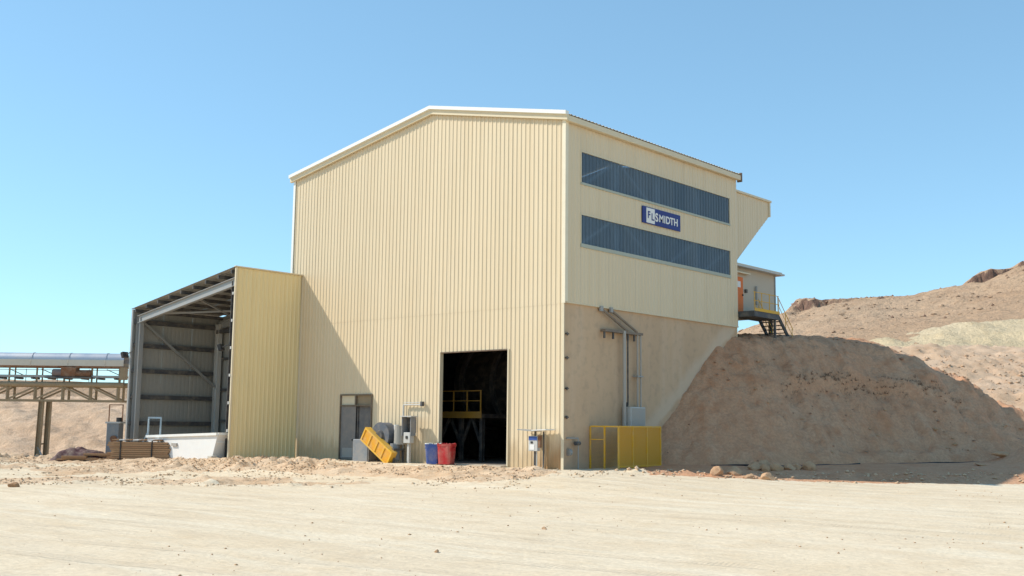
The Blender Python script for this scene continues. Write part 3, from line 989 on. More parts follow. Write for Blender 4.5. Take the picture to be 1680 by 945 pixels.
def lettering(body, y, z, size, mat, name, x=0.176, sx=1.0):
    cu = bpy.data.curves.new(name, 'FONT')
    cu.body = body; cu.size = size; cu.extrude = 0.004; cu.offset = 0.028 * size; cu.align_x = 'LEFT'
    tmp = bpy.data.objects.new(name, cu)
    COL.objects.link(tmp)
    bpy.context.view_layer.update()
    me = bpy.data.meshes.new_from_object(tmp.evaluated_get(bpy.context.evaluated_depsgraph_get()))
    bpy.data.objects.remove(tmp)
    # text x -> world +y, text y -> world +z
    me.transform(Matrix(((0, 0, 1, 0), (sx, 0, 0, 0), (0, 1, 0, 0), (0, 0, 0, 1))))
    me.materials.clear(); me.materials.append(mat)
    o = bpy.data.objects.new(name, me)
    COL.objects.link(o); o.parent = sign
    o.location = Vector((x, y, z)) - wloc(sign)
    return o


lettering('F', SY0 + .42, SZ0 + .30, 0.50, NAVY, 'letter')
lettering('L', SY0 + .75, SZ0 + .22, 0.50, NAVY, 'letter')
lettering('S', SY0 + 1.09, SZ0 + .22, 0.60, WHITEP, 'letter', 0.180)
yy = SY0 + 1.44
for ch, w_ in (('M', .43), ('I', .15), ('D', .37), ('T', .33), ('H', .36)):
    lettering(ch, yy, SZ0 + .24, 0.53, WHITEP, 'letter', 0.178, 1.05)
    yy += w_ * 1.07

YELLOW_IN = paint('dimmed_yellow', (0.36, 0.20, 0.03), .6, wear=.3, wearcol=(.2, .15, .1))  # rail yellow with the dimness of the hall put into its colour
# ------------------------------------------------------------------ interior seen through the doorway
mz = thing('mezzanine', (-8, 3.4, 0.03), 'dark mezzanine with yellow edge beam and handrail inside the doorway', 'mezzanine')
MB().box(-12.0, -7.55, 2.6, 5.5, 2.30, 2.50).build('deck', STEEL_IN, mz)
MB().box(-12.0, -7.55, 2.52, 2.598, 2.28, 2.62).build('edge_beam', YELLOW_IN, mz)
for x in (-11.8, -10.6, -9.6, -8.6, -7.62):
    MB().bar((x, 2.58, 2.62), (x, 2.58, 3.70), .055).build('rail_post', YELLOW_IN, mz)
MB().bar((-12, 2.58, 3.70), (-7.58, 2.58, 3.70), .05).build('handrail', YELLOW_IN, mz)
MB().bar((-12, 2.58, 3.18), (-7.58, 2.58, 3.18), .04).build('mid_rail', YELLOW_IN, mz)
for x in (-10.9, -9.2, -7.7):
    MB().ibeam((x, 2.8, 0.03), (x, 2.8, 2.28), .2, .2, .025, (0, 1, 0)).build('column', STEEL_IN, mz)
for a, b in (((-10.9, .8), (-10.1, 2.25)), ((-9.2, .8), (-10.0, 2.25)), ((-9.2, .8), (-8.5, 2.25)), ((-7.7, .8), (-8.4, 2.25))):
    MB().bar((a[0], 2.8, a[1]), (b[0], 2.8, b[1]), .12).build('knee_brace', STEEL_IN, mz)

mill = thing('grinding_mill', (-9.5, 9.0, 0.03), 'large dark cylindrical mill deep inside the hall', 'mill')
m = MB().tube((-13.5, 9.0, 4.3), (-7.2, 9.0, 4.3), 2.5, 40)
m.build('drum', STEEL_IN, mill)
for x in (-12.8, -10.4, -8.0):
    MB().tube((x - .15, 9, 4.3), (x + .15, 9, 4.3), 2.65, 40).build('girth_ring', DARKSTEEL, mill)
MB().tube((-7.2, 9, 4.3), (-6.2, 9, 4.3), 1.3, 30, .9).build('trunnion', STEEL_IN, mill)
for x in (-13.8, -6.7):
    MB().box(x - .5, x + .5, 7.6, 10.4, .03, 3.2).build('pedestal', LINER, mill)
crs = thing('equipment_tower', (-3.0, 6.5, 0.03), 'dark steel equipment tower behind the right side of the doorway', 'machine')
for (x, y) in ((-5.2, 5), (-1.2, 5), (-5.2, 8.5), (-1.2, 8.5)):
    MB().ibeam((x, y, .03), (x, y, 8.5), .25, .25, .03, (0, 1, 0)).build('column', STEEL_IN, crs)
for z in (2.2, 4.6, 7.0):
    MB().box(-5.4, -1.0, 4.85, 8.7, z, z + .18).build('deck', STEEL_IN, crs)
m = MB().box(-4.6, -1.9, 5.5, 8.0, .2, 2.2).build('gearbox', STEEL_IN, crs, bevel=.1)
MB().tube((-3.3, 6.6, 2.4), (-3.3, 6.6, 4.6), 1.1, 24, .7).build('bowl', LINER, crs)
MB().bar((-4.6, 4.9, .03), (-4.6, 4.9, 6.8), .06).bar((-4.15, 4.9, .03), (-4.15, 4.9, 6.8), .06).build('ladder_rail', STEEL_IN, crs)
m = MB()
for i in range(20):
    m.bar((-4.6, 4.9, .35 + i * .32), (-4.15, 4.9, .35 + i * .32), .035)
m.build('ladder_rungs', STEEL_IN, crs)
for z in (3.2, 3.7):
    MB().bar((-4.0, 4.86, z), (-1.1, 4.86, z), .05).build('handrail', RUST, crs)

# ------------------------------------------------------------------ annexe
ann = thing('lean_to_annexe', (-25, -1.5, -.3), 'open fronted lean-to shed with yellowish cream end wall and grey steel frame', 'shed')
AXL, AXR, AYF, AYB = -30.42, -19.59, -4.55, 1.6
ZL, ZR = 8.75, 10.40
zr = lambda x: ZL + (ZR - ZL) * (x - AXL) / (AXR - AXL)
clad(ann, 'cladding_sheet', YELLOWISH, lambda u, w_, z: (AXR + w_, u, z), AYF, -0.10, lambda u: -.3, lambda u: ZR + .02, sheet=4)
clad(ann, 'inner_sheet', GREYCLAD, lambda u, w_, z: (AXR - .02 - w_, u, z), AYF + .02, -0.12, lambda u: -.3, lambda u: ZR, sheet=8)
clad(ann, 'wall_sheet', GREYCLAD, lambda u, w_, z: (AXL + .03 - w_, u, z), AYF, AYB, lambda u: -.6, lambda u: ZL, sheet=4, depth=.25)
clad(ann, 'back_sheet', GREYCLAD, lambda u, w_, z: (u, AYB - w_, z), AXL, -W - .1, lambda u: -.6, lambda u: zr(u) - .02, sheet=4, depth=.25)
L, fm = slope_map(AXR + .1, ZR + .06, AXL - .15, ZL + .06 + (ZL - ZR) / 10.8 * .15)
clad(ann, 'roof_sheet', GREYCLAD, fm, AYF - .12, AYB, lambda u: .0, lambda u: L, sheet=4, depth=1.2)
MB().bar((AXR + .05, AYF - .02, -.3), (AXR + .05, AYF - .02, ZR), .10, .10).build('corner_flashing', CREAM_TRIM, ann)
MB().box(AXR - .05, AXR + .11, AYF - .1, -.1, ZR + .03, ZR + .10).build('ridge_flashing', CREAM_TRIM, ann)
MB().ibeam((-29.95, AYF + .22, -.6), (-29.95, AYF + .22, 8.25), .28, .45, .03, (1, 0, 0)).build('column', STEEL, ann)
MB().ibeam((-19.88, AYF + .22, -.4), (-19.88, AYF + .22, 9.7), .28, .40, .03, (1, 0, 0)).build('column', DARKSTEEL, ann)
MB().bar((AXL + .03, AYF - .05, -.6), (AXL + .03, AYF - .05, ZL), .16, .10).build('edge_post', STEEL, ann)
MB().ibeam((-30.0, AYF + .15, 8.12), (-19.7, AYF + .15, 9.66), .24, .46, .03).build('rafter', STEEL, ann)
MB().ibeam((-30.0, AYB - .3, 8.12), (-20.7, AYB - .3, 9.55), .24, .46, .03).build('rafter', STEEL, ann)
for i in range(9):
    x = -30.1 + i * 1.27
    MB().box(x - .04, x + .04, AYF - .08, AYB, zr(x) - .24, zr(x) - .03).build('purlin', DARKSTEEL, ann)
for z in (0.4, 1.8, 3.4, 5.0, 6.55, 8.0):
    MB().box(AXL + .04, AXL + .26, AYF + .02, AYB - .05, z - .13, z + .13).build('girt', DARKSTEEL, ann)
for z in (2.0, 4.0, 6.0, 8.0):
    MB().box(AXL + .3, -W - .2, AYB - .2, AYB - .06, z - .08, z + .08).build('girt', DARKSTEEL, ann)
MB().ibeam((-29.95, AYB - .35, -.6), (-29.95, AYB - .35, 8.25), .28, .4, .03, (1, 0, 0)).build('column', PALEGREY, ann)
MB().bar((-30.1, AYF + .35, 8.1), (-30.1, AYB - .2, 4.05), .13).build('brace', STEEL, ann)
MB().bar((-27.5, AYF + .3, 8.35), (-23.6, AYB - .3, 8.85), .10).build('roof_brace', STEEL, ann)
MB().bar((-23.6, AYF + .3, 8.95), (-27.5, AYB - .3, 8.30), .10).build('roof_brace', STEEL, ann)
MB().bar((-30.1, AYB - .4, 7.75), (-20.7, AYB - .4, 7.95), .16, .24).build('tie_beam', DARKSTEEL, ann)
# edge bolts on the right column
for i in range(6):
    MB().box(-19.72, -19.60, AYF - .10, AYF - .05, 1.4 + i * 1.5, 1.55 + i * 1.5).build('cleat', PALEGREY, ann)


def floodlight(loc, ang, label, group=None):
    t = thing('floodlight', loc, label, 'floodlight', group)
    d = Vector((math.cos(ang), math.sin(ang), -.35)).normalized()
    s = Vector((-math.sin(ang), math.cos(ang), 0))
    u = s.cross(d)
    c = Vector(loc) + d * .30
    MB().obox(c, d * .10, s * .24, u * .18).build('housing', BLACK, t, bevel=.02)
    MB().obox(c + d * .108, d * .008, s * .21, u * .15).build('lens', PALEGREY, t)
    MB().bar(Vector(loc) - d * .3, c, .05).bar(c - s * .27 - d * .05, c + s * .27 - d * .05, .03).build('bracket', DARKSTEEL, t)
    return t


floodlight((-30.5, AYF - .15, 6.05), rad(200), 'black floodlight on the left post of the open shed')
floodlight((-20.2, AYF - .05, 6.10), rad(215), 'small floodlight on the right inner column of the shed')

# ------------------------------------------------------------------ conveyor gantry on the left
DC = 70.0
S0, S1 = -62.0, -25.05
con = thing('conveyor_gantry', at(-30.2, DC, -.7), 'elevated tan truss conveyor gantry with zinc hood running in from the left', 'conveyor')


def P(s, dz, z):
    return Vector(at(s, DC + dz, z - 0.00 * s))


n = 24
ZC, RC = 5.78, 0.50
vs = []; fs = []
for k, s in enumerate((S0, S1)):
    for i in range(n + 1):
        a = math.pi * (-0.08 + 1.16 * i / n)
        vs.append(P(s, -math.cos(a) * 0.5, ZC + math.sin(a) * RC))
fs = [(i, i + 1, n + 2 + i, n + 1 + i) for i in range(n)]
MB().add(vs, fs).build('hood', SHEETMETAL, con, smooth=True)
for i in range(15):
    s = S1 - 1.2 - 2.4 * i
    m = MB()
    vs = []
    for ds in (-.04, .04):
        for j in range(n + 1):
            a = math.pi * (0 + 1.0 * j / n)
            vs.append(P(s + ds, -math.cos(a) * .525, ZC + math.sin(a) * (RC + .025)))
    m.add(vs, [(j, j + 1, n + 2 + j, n + 1 + j) for j in range(n)]).build('hood_band', SHEETMETAL, con, smooth=True)
    MB().bar(P(s, -.565, 5.4), P(s, -.565, 5.78), .03).build('side_lip', HOODSIDE, con)
for e in (-1, 1):
    MB().obox((P(S0, .53 * e, 5.62) + P(S1, .53 * e, 5.62)) / 2, (P(S1, 0, 0) - P(S0, 0, 0)) / 2, Vector((FX, FY, 0)) * .02, (0, 0, .20)).build('side_panel', HOODSIDE, con)
    MB().bar(P(S0, .42 * e, 5.36), P(S1, .42 * e, 5.36), .14, .12).build('hood_rail', RUST if e < 0 else TAN, con)
    MB().tube(P(S0, 0.48 * e, 4.22), P(S1, 0.48 * e, 4.22), .17, 12).build('top_chord', TAN, con)
    MB().bar(P(S0, 0.48 * e, 3.18), P(S1, 0.48 * e, 3.18), .14, .14).build('bottom_chord', TAN, con)
    for i in range(20):
        s = S1 - .25 - 1.78 * i
        MB().bar(P(s, 0.48 * e, 3.25), P(s, 0.48 * e, 4.05), .16 if e < 0 else .12).build('vertical', TAN, con)
        s2 = s - 1.78
        if i < 2 or i % 4 == 1:
            a, b = P(s, 0.48 * e, 3.25), P(s2, 0.48 * e, 4.08)
        else:
            a, b = P(s, 0.48 * e, 4.08), P(s2, 0.48 * e, 3.25)
        MB().bar(a, b, .10).build('diagonal', TAN, con)
        MB().bar(P(s, .42 * e, 4.38), P(s, .42 * e, 5.30), .09 if e < 0 else .07).build('stool', TAN, con)
    MB().bar(P(S0, .42 * e, 4.75), P(S1, .42 * e, 4.75), .16, .14).build('stringer', STEEL, con)
for i in range(34):
    s = S1 - .5 - 1.07 * i
    MB().tube(P(s, -.55, 4.62), P(s, .55, 4.62), .07, 8).build('idler', DARKSTEEL, con)
    if i % 2 == 0:
        MB().bar(P(s, .55, 4.85), P(s - .95, .55, 5.25), .05).build('strut', STEEL, con)
# belt tensioner carriage
m = MB().obox(P(-28.55, -.3, 5.02), Vector((RX, RY, 0)) * .48, Vector((FX, FY, 0)) * .35, (0, 0, .30))
m.obox(P(-28.55, -.3, 5.30), Vector((RX, RY, 0)) * .3, Vector((FX, FY, 0)) * .3, (0, 0, .06))
m.build('drive_box', RUST, con, bevel=.03)
MB().tube(P(-29.6, -.4, 4.96), P(-29.0, -.4, 4.96), .26, 14).build('motor', paint('dusty_purple_grey', (0.20, 0.14, 0.13), .7), con, smooth=False)
MB().tube(P(-28.1, -.4, 4.90), P(-27.1, -.4, 4.90), .24, 14).build('gear_case', RUST, con)
MB().obox(P(-28.5, -.4, 4.66), Vector((RX, RY, 0)) * 1.5, Vector((FX, FY, 0)) * .35, (0, 0, .05)).build('base_plate', DARKSTEEL, con)
MB().obox(P(-25.0, -.5, 4.95), Vector((RX, RY, 0)) * .16, Vector((FX, FY, 0)) * .30, (0, 0, .40)).build('end_guard', TAN, con)
for s in (-30.15, -44.5):
    for e in (-1, 1):
        MB().ibeam(P(s - .06 + .05 * e, .52 * e, -1.6), P(s + .05 * e, .46 * e, 3.15), .28, .28, .03, (RX, RY, 0)).build('trestle_leg', TAN, con)
    MB().bar(P(s - .15, -.5, .4), P(s - .15, .5, .4), .1).build('trestle_tie', TAN, con)
    MB().bar(P(s - .1, -.5, .2), P(s + .7, -.9, -.9), .08).build('trestle_brace', STEEL, con)
# far walkway handrail beyond the belt
for i in range(17):
    s = S1 - .9 - 2.1 * i
    MB().tube(P(s, 1.6, 4.3), P(s, 1.6, 5.3), .025, 6).build('rail_post', STEEL, con)
for z in (4.85, 5.25):
    MB().tube(P(S0, 1.6, z), P(S1, 1.6, z), .022, 6).build('handrail', STEEL, con)

# ------------------------------------------------------------------ yard things on the left
Rv = Vector((RX, RY, 0)); Fv = Vector((FX, FY, 0))
g0 = float(ground_z(-27.0, -6.2))
pc = Vector(at(-21.2, 62.2, 0)); pz = float(ground_z(pc.x, pc.y)) - .02
pile = thing('timber_stack', (pc.x, pc.y, pz), 'strapped stack of sawn brown planks in front of the open shed', 'timber stack')
rows = 8
plank_rng = random.Random(3)
for r_ in range(rows):
    for c_ in range(4):
        ln = 1.62 + plank_rng.uniform(-.06, .08) + (0.25 * (1 - r_ / rows) if plank_rng.random() < .6 else 0)
        off = plank_rng.uniform(-.10, .14) + 0.18 * (1 - r_ / rows)
        zc = pz + .12 + .118 * r_ + .05
        m = MB().obox(pc + Rv * off + Fv * (-.42 + .28 * c_ + plank_rng.uniform(-.01, .01)) + Vector((0, 0, zc - pc.z)), Rv * ln, Fv * .13, (0, 0, .05))
        m.build('plank', WOOD, pile)
for s in (-1.2, 0.0, 1.2):
    MB().obox(pc + Rv * s + Vector((0, 0, pz + .05)), Rv * .06, Fv * .6, (0, 0, .06)).build('bearer', WOOD, pile)
for s in (-.92, .86):
    MB().obox(pc + Rv * s + Fv * -.575 + Vector((0, 0, pz + .55)), Rv * .035, Fv * .015, (0, 0, .57)).obox(pc + Rv * s + Vector((0, 0, pz + 1.125)), Rv * .035, Fv * .59, (0, 0, .012)).build('strap', BLACK, pile)
for i in range(7):
    s = -1.3 + .40 * i
    MB().obox(pc + Rv * s + Vector((0, 0, pz + 1.17)), Rv * .15, Fv * .5, (0, 0, .03)).build('top_board', WHITEP if i % 2 else WOOD, pile)
# stray offcuts beside the stack
for i, (s, d, l, a) in enumerate(((-23.2, 61.9, .9, .1), (-23.0, 62.4, .8, -.15), (-23.3, 62.0, 1.0, .05))):
    c = Vector(at(s, d)); zz = float(ground_z(c.x, c.y)) + .08 + .13 * i
    dv = Rv * math.cos(a) + Fv * math.sin(a)
    o = MB().obox((c.x, c.y, zz), dv * l, dv.cross(Vector((0, 0, 1))) * .14, (0, 0, .06)).build('loose_plank', WOOD)
    at_origin(o, (c.x, c.y, zz - .06))
    tag(o, ['lowest loose plank lying left of the strapped timber stack', 'middle loose plank lying left of the strapped timber stack', 'topmost loose plank lying left of the strapped timber stack'][i], 'plank', 'loose planks by the timber stack')

# maroon tarpaulin over a low heap
n1, n2 = 34, 20
vs = []
for i in range(n1):
    for j in range(n2):
        u = i / (n1 - 1) * 2 - 1; v = j / (n2 - 1) * 2 - 1
        r_ = max(abs(u) ** 1.6, abs(v) ** 1.6)
        h = 0.72 * (1 - r_ ** 2.2) * (0.80 + .2 * math.cos(2.2 * u + .6)) + .09 * float(fbm(u * 3.1 + 3, v * 2.5, 3)) * (r_ < .97)
        p = at(-24.8 + 1.5 * u + .05 * v, 62.8 + .9 * v)
        vs.append((p[0], p[1], float(ground_z(p[0], p[1])) + max(-.05, h)))
fs = [(i * n2 + j, (i + 1) * n2 + j, (i + 1) * n2 + j + 1, i * n2 + j + 1) for i in range(n1 - 1) for j in range(n2 - 1)]
tb = at(-24.8, 62.8)
heap = thing('covered_heap', (tb[0], tb[1], float(ground_z(tb[0], tb[1]))), 'low heap covered by a maroon tarpaulin left of the timber stack', 'heap')
MB().add(vs, fs).build('tarpaulin', TARP, heap, smooth=True)
for i, (s, l) in enumerate(((-24.9, .9), (-24.5, 1.0), (-24.75, .7))):
    c = Vector(at(s, 61.95 - .1 * i)); zz = float(ground_z(c.x, c.y)) + .08 + .1 * i
    MB().obox((c.x, c.y, zz), Rv * l, Fv * .12, (0, 0, .05)).build('board', WOOD, heap)

# grey pump cabinet beside the left post
pc2 = Vector(at(-23.5, 64.4)); z2 = float(ground_z(pc2.x, pc2.y))
pump = thing('pump_unit', (pc2.x, pc2.y, z2), 'blue grey pump cabinet with a rusty rail frame beside the left shed post', 'pump')
MB().obox(pc2 + Vector((0, 0, z2 + 1.05)), Rv * .36, Fv * .4, (0, 0, 1.05)).build('cabinet', MIDGREY, pump, bevel=.03)
MB().obox(pc2 + Vector((0, 0, z2 + 2.15)), Rv * .44, Fv * .45, (0, 0, .05)).build('top_plate', PALEGREY, pump)
MB().tube(pc2 - Fv * .5 + Rv * .1 + Vector((0, 0, z2 + 1.2)), pc2 - Fv * .38 + Rv * .1 + Vector((0, 0, z2 + 1.2)), .2, 12).build('valve_wheel', RUST, pump)
MB().tube(pc2 + Rv * .2 + Vector((0, 0, z2 + 2.2)), pc2 + Rv * .2 + Vector((0, 0, z2 + 2.45)), .16, 10).build('gauge', BLACK, pump)
for e in (-.4, .4):
    MB().bar(pc2 + Rv * e + Vector((0, 0, z2 + 2.2)), pc2 + Rv * e + Vector((0, 0, z2 + 3.2)), .05).build('frame_post', RUST, pump)
MB().bar(pc2 - Rv * .42 + Vector((0, 0, z2 + 3.2)), pc2 + Rv * .42 + Vector((0, 0, z2 + 3.2)), .05).build('frame_rail', RUST, pump)

# pale blue tube frame
fc = Vector(at(-21.0, 63.9)); z3 = float(ground_z(fc.x, fc.y))
fr = thing('tube_frame', (fc.x, fc.y, z3), 'pale blue steel tube frame standing behind the timber stack', 'frame')
for e in (-.36, .36):
    MB().bar(fc + Rv * e + Vector((0, 0, z3)), fc + Rv * e + Vector((0, 0, 2.14)), .07).build('leg', PALEBLUE, fr)
MB().bar(fc - Rv * .395 + Vector((0, 0, 2.14)), fc + Rv * .395 + Vector((0, 0, 2.14)), .10).build('top_rail', PALEBLUE, fr)
MB().bar(fc - Rv * .36 + Vector((0, 0, 1.35)), fc - Rv * 1.1 + Vector((0, 0, z3)), .05).build('stay', PALEBLUE, fr)
MB().bar(fc - Rv * .36 + Vector((0, 0, .9)), fc + Rv * .36 + Vector((0, 0, .9)), .05).build('cross_rail', PALEBLUE, fr)

# white skip in the shed mouth
sk = thing('waste_skip', (-23.6, -3.9, -.25), 'long white steel skip with slanted end under the open shed', 'skip')


def skq(x, z):          # follows the slight fall of the ground to the left
    return z + 0.033 * (x + 20)


SKF, SKB = -5.0, -3.2
m = MB()
prof_ = [(-20.5, -.14), (-19.98, 1.25), (-27.2, 1.25), (-26.7, -.14)]
vs = [(x, y, skq(x, z)) for y in (SKF, SKB) for x, z in prof_]
m.add(vs, [(3, 2, 1, 0), (4, 5, 6, 7), (0, 1, 5, 4), (2, 3, 7, 6), (0, 4, 7, 3)])
m.build('body', WHITEP, sk)
m = MB()
for y in (SKF - .05, SKB + .05):
    m.bar((-19.96, y, skq(-19.96, 1.29)), (-27.25, y, skq(-27.25, 1.29)), .12, .14)
m.bar((-19.94, SKF, skq(-19.9, 1.29)), (-19.94, SKB, skq(-19.9, 1.29)), .12, .14).bar((-27.25, SKF, skq(-27.2, 1.29)), (-27.25, SKB, skq(-27.2, 1.29)), .12, .14)
m.build('rim', WHITE_TRIM, sk)
MB().box(-27.0, -20.1, SKF + .05, SKB - .05, .80, .86).build('load', WHITE_TRIM, sk)
for x in (-24.2,):
    MB().box(x - .26, x + .26, SKF - .09, SKF - .005, .70 + .033 * (x + 20), .86 + .033 * (x + 20)).build('lifting_lug', PIPE, sk)
o = MB().box(-20.35, -19.95, -5.35, -5.0, -.3, .12).build('concrete_block', paint('pale_concrete', (0.55, 0.5, 0.42), .9), bevel=.03)
at_origin(o, (-20.15, -5.17, -.3)); tag(o, 'small pale concrete block at the foot of the shed column', 'block')

# ------------------------------------------------------------------ things along the front wall
# tilted amber belt guard
gc = Vector((-11.26, -1.15, 0.80))
ta = rad(-31)
gx_ = Vector((math.cos(ta), 0, math.sin(ta))); gz_ = Vector((-math.sin(ta), 0, math.cos(ta))); gy_ = Vector((0, 1, 0))
gd = thing('belt_guard', (-10.2, -1.15, -.1), 'amber yellow ribbed belt guard box tipped over against the wall', 'machine guard')
HL, HH, HD = 1.18, .34, .17
MB().obox(gc, gx_ * HL, gy_ * (HD - .02), gz_ * (HH - .03)).build('mesh_panel', ORANGE_Y, gd)
m = MB()
for e in (-1, 1):
    m.obox(gc + gz_ * HH * e, gx_ * (HL + .04), gy_ * (HD + .02), gz_ * .045)
m.build('long_frame', YELLOW, gd)
for k in range(5):
    t_ = -1 + 2 * k / 4
    MB().obox(gc + gx_ * HL * t_, gx_ * .045, gy_ * (HD + .018), gz_ * (HH - .046)).build('rib', YELLOW, gd)
# blower with round volute
_n0 = set(o.name for o in bpy.data.objects)
bl = thing('blower_fan', (-12.1, -.75, -.05), 'grey round blower fan on a frame behind the tipped yellow guard', 'fan')
bc = Vector((-12.15, -.72, 1.34))
BLUEGREY = paint('slate_blue_metal', (0.10, 0.115, 0.14), .6, wear=.2)
MB().tube(bc - Vector((0, .22, 0)), bc + Vector((0, .3, 0)), .66, 32).build('volute', BLUEGREY, bl)
MB().tube(bc - Vector((0, .26, 0)), bc - Vector((0, .221, 0)), .68, 32, .66).build('rim', BLUEGREY, bl)
MB().tube(bc - Vector((0, .36, 0)), bc - Vector((0, .261, 0)), .24, 20, .3).build('inlet', DARKSTEEL, bl)
MB().tube((-11.12, -.55, .9), (-11.12, -.55, 1.85), .31, 18, .28).build('outlet_duct', GREYCLAD, bl)
MB().tube((-11.3, -.7, .95), (-11.3, -.7, .1), .26, 16).build('motor', MIDGREY, bl)
for x in (-12.9, -11.0):
    for y in (-1.05, -.4):
        MB().bar((x, y, -.1), (x, y, .66), .08).build('leg', DARKSTEEL, bl)
MB().box(-13.0, -10.95, -1.1, -.35, .60, .70).build('base_frame', DARKSTEEL, bl)
# low grey housing behind the guard
o = MB().box(-14.25, -13.05, -.95, -.35, -.08, 1.12).build('grey_housing', MIDGREY, bevel=.04)
at_origin(o, (-13.65, -.65, -.08)); tag(o, 'low grey metal housing between the double door and the round fan', 'housing')
# wall switch cabinet
cb = thing('switch_cabinet', (-10.2, -.5, -.05), 'open switch cabinet with hood on a post left of the big doorway', 'cabinet')
MB().box(-10.55, -9.93, -.50, -.44, 1.50, 2.28).build('back_plate', DARKSTEEL, cb)
m = MB().box(-10.58, -10.54, -.85, -.5, 1.35, 2.30).box(-9.94, -9.90, -.85, -.5, 1.35, 2.30)
m.build('side_plate', MIDGREY, cb)
MB().box(-10.66, -9.82, -.92, -.42, 2.30, 2.35).build('hood', PALEGREY, cb)
MB().box(-10.48, -10.0, -.80, -.52, .98, 1.52).build('panel_box', PALEGREY, cb, bevel=.02)
MB().box(-10.30, -10.16, -.83, -.801, 1.2, 1.34).build('switch', BLACK, cb)
MB().box(-10.42, -10.06, -.58, -.505, 1.56, 1.95).build('breaker_row', BLACK, cb)
MB().bar((-10.24, -.62, -.1), (-10.24, -.62, .98), .14).build('post', PALEGREY, cb)
o = thing('wall_pipe', (-10.7, -.22, -.05), 'thin galvanised pipe rising beside the switch cabinet and turning right', 'pipe')
MB().tube((-10.72, -.2, -.1), (-10.72, -.2, 2.92), .05, 8).build('riser', PALEGREY, o)
MB().tube((-10.72, -.2, 2.92), (-9.32, -.2, 2.92), .035, 8).tube((-10.72, -.2, 3.02), (-9.32, -.2, 3.02), .02, 6).build('run', PALEGREY, o)
MB().box(-9.40, -9.27, -.28, -.12, 2.84, 3.08).build('end_box', DARKSTEEL, o)
MB().tube((-10.95, -.45, -.1), (-10.95, -.45, 1.9), .13, 12).build('drop_duct', WHITEP, o)


_moved = [o for o in bpy.data.objects if o.name not in _n0 and o.parent is None]
for o in _moved:
    o.location.x += {'blower_fan': .80, 'grey_housing': .70, 'switch_cabinet': .70, 'wall_pipe': .25}[o.name.split('.')[0]]


def bin_(name, c, w0, w1, h, mat, label, rot, crumple):
    z = float(ground_z(c[0], c[1])) + .03
    t = thing(name, (c[0], c[1], z), label, 'bin')
    t.rotation_euler.z = 0
    cr, sr = math.cos(rot), math.sin(rot)
    rr = random.Random(5 + crumple)
    N = 28; rings = [(0.0, w0 * .97), (.03, w0), (h * .45, (w0 + w1) / 2 * (1.02 if crumple else 1)), (h * .93, w1), (h * .935, w1 * 1.05), (h, w1 * 1.05), (h, w1 * .93), (h * .6, w1 * .88)]
    vs = []
    for k, (hz_, w_) in enumerate(rings):
        for i in range(N):
            a = 2 * math.pi * i / N
            ca, sa = math.cos(a), math.sin(a)
            e = 0.32
            x = math.copysign(abs(ca) ** e, ca) * w_ / 2; y = math.copysign(abs(sa) ** e, sa) * w_ / 2
            if crumple and k > 1:
                q_ = 1 + rr.uniform(-.035, .035)
                x *= q_; y *= q_
            dz_ = rr.uniform(-.03, .03) if (crumple and k >= 4) else 0
            vs.append((c[0] + x * cr - y * sr, c[1] + x * sr + y * cr, z + hz_ + dz_))
    fs = [(k * N + i, k * N + (i + 1) % N, (k + 1) * N + (i + 1) % N, (k + 1) * N + i) for k in range(len(rings) - 1) for i in range(N)]
    fs += [tuple(range((len(rings) - 1) * N, len(rings) * N)), tuple(range(N - 1, -1, -1))]
    MB().add(vs, fs).build('shell', mat, t)
    m = MB()
    for i in range(N):
        a = 2 * math.pi * (i + .5) / N
        ca, sa = math.cos(a), math.sin(a)
        x = math.copysign(abs(ca) ** .32, ca) * w1 * .50; y = math.copysign(abs(sa) ** .32, sa) * w1 * .50
        m.tube((c[0] + x * cr - y * sr, c[1] + x * sr + y * cr, z + h + .005), (c[0] + .94 * (x * cr - y * sr), c[1] + .94 * (x * sr + y * cr), z + h + rr.uniform(.02, .06)), .035, 5)
    m.build('liner_edge', WHITEP if not crumple else mat, t)
    for e in (-1, 1):
        MB().obox((c[0] + e * cr * w1 * .535, c[1] + e * sr * w1 * .535, z + h * .8), (cr * .02, sr * .02, 0), (-sr * .12, cr * .12, 0), (0, 0, .03)).build('handle', mat, t)
    return t


bin_('waste_bin', (-7.42, -.95), .58, .72, .95, BLUEP, 'blue plastic bin standing left of the red one at the doorway', rad(30), 0)
bin_('waste_bin', (-6.66, -.80), .64, .74, .95, REDP, 'red plastic bin at the left jamb of the big doorway', rad(20), 1)

# control station right of the doorway
cs = thing('control_station', (-1.75, -.45, -.03), 'white and blue control box under two small canopies near the building corner', 'control box')
MB().box(-2.06, -1.52, -.62, -.42, .78, 1.46).build('box', PALEGREY, cs, bevel=.015)
MB().box(-2.04, -1.54, -.632, -.621, 1.27, 1.44).build('blue_band', BLUEP, cs)
MB().box(-1.98, -1.70, -.632, -.621, .84, 1.08).build('label_plate', WHITEP, cs)
MB().box(-1.92, -1.80, -.640, -.621, 1.13, 1.22).build('button_plate', BLACK, cs)
MB().box(-1.50, -1.40, -.60, -.44, .95, 1.50).build('side_switch', RUST, cs)
for x in (-1.86, -1.35):
    MB().bar((x, -.38, .0 - .1), (x, -.38, 1.68), .06).build('post', DARKSTEEL, cs)
MB().obox((-2.12, -.5, 1.72), (.44, 0, -.03), (0, .34, 0), (0, 0, .02)).build('canopy', STEEL, cs)
MB().obox((-1.28, -.5, 1.74), (.42, 0, .02), (0, .34, 0), (0, 0, .02)).build('canopy', WHITEP, cs)
MB().tube((-1.78, -.5, -.1), (-1.78, -.5, .78), .04, 8).build('conduit', DARKSTEEL, cs)
MB().tube((-1.66, -.5, -.1), (-1.66, -.5, .78), .03, 8).build('conduit', PALEGREY, cs)

cs.location.x += .5
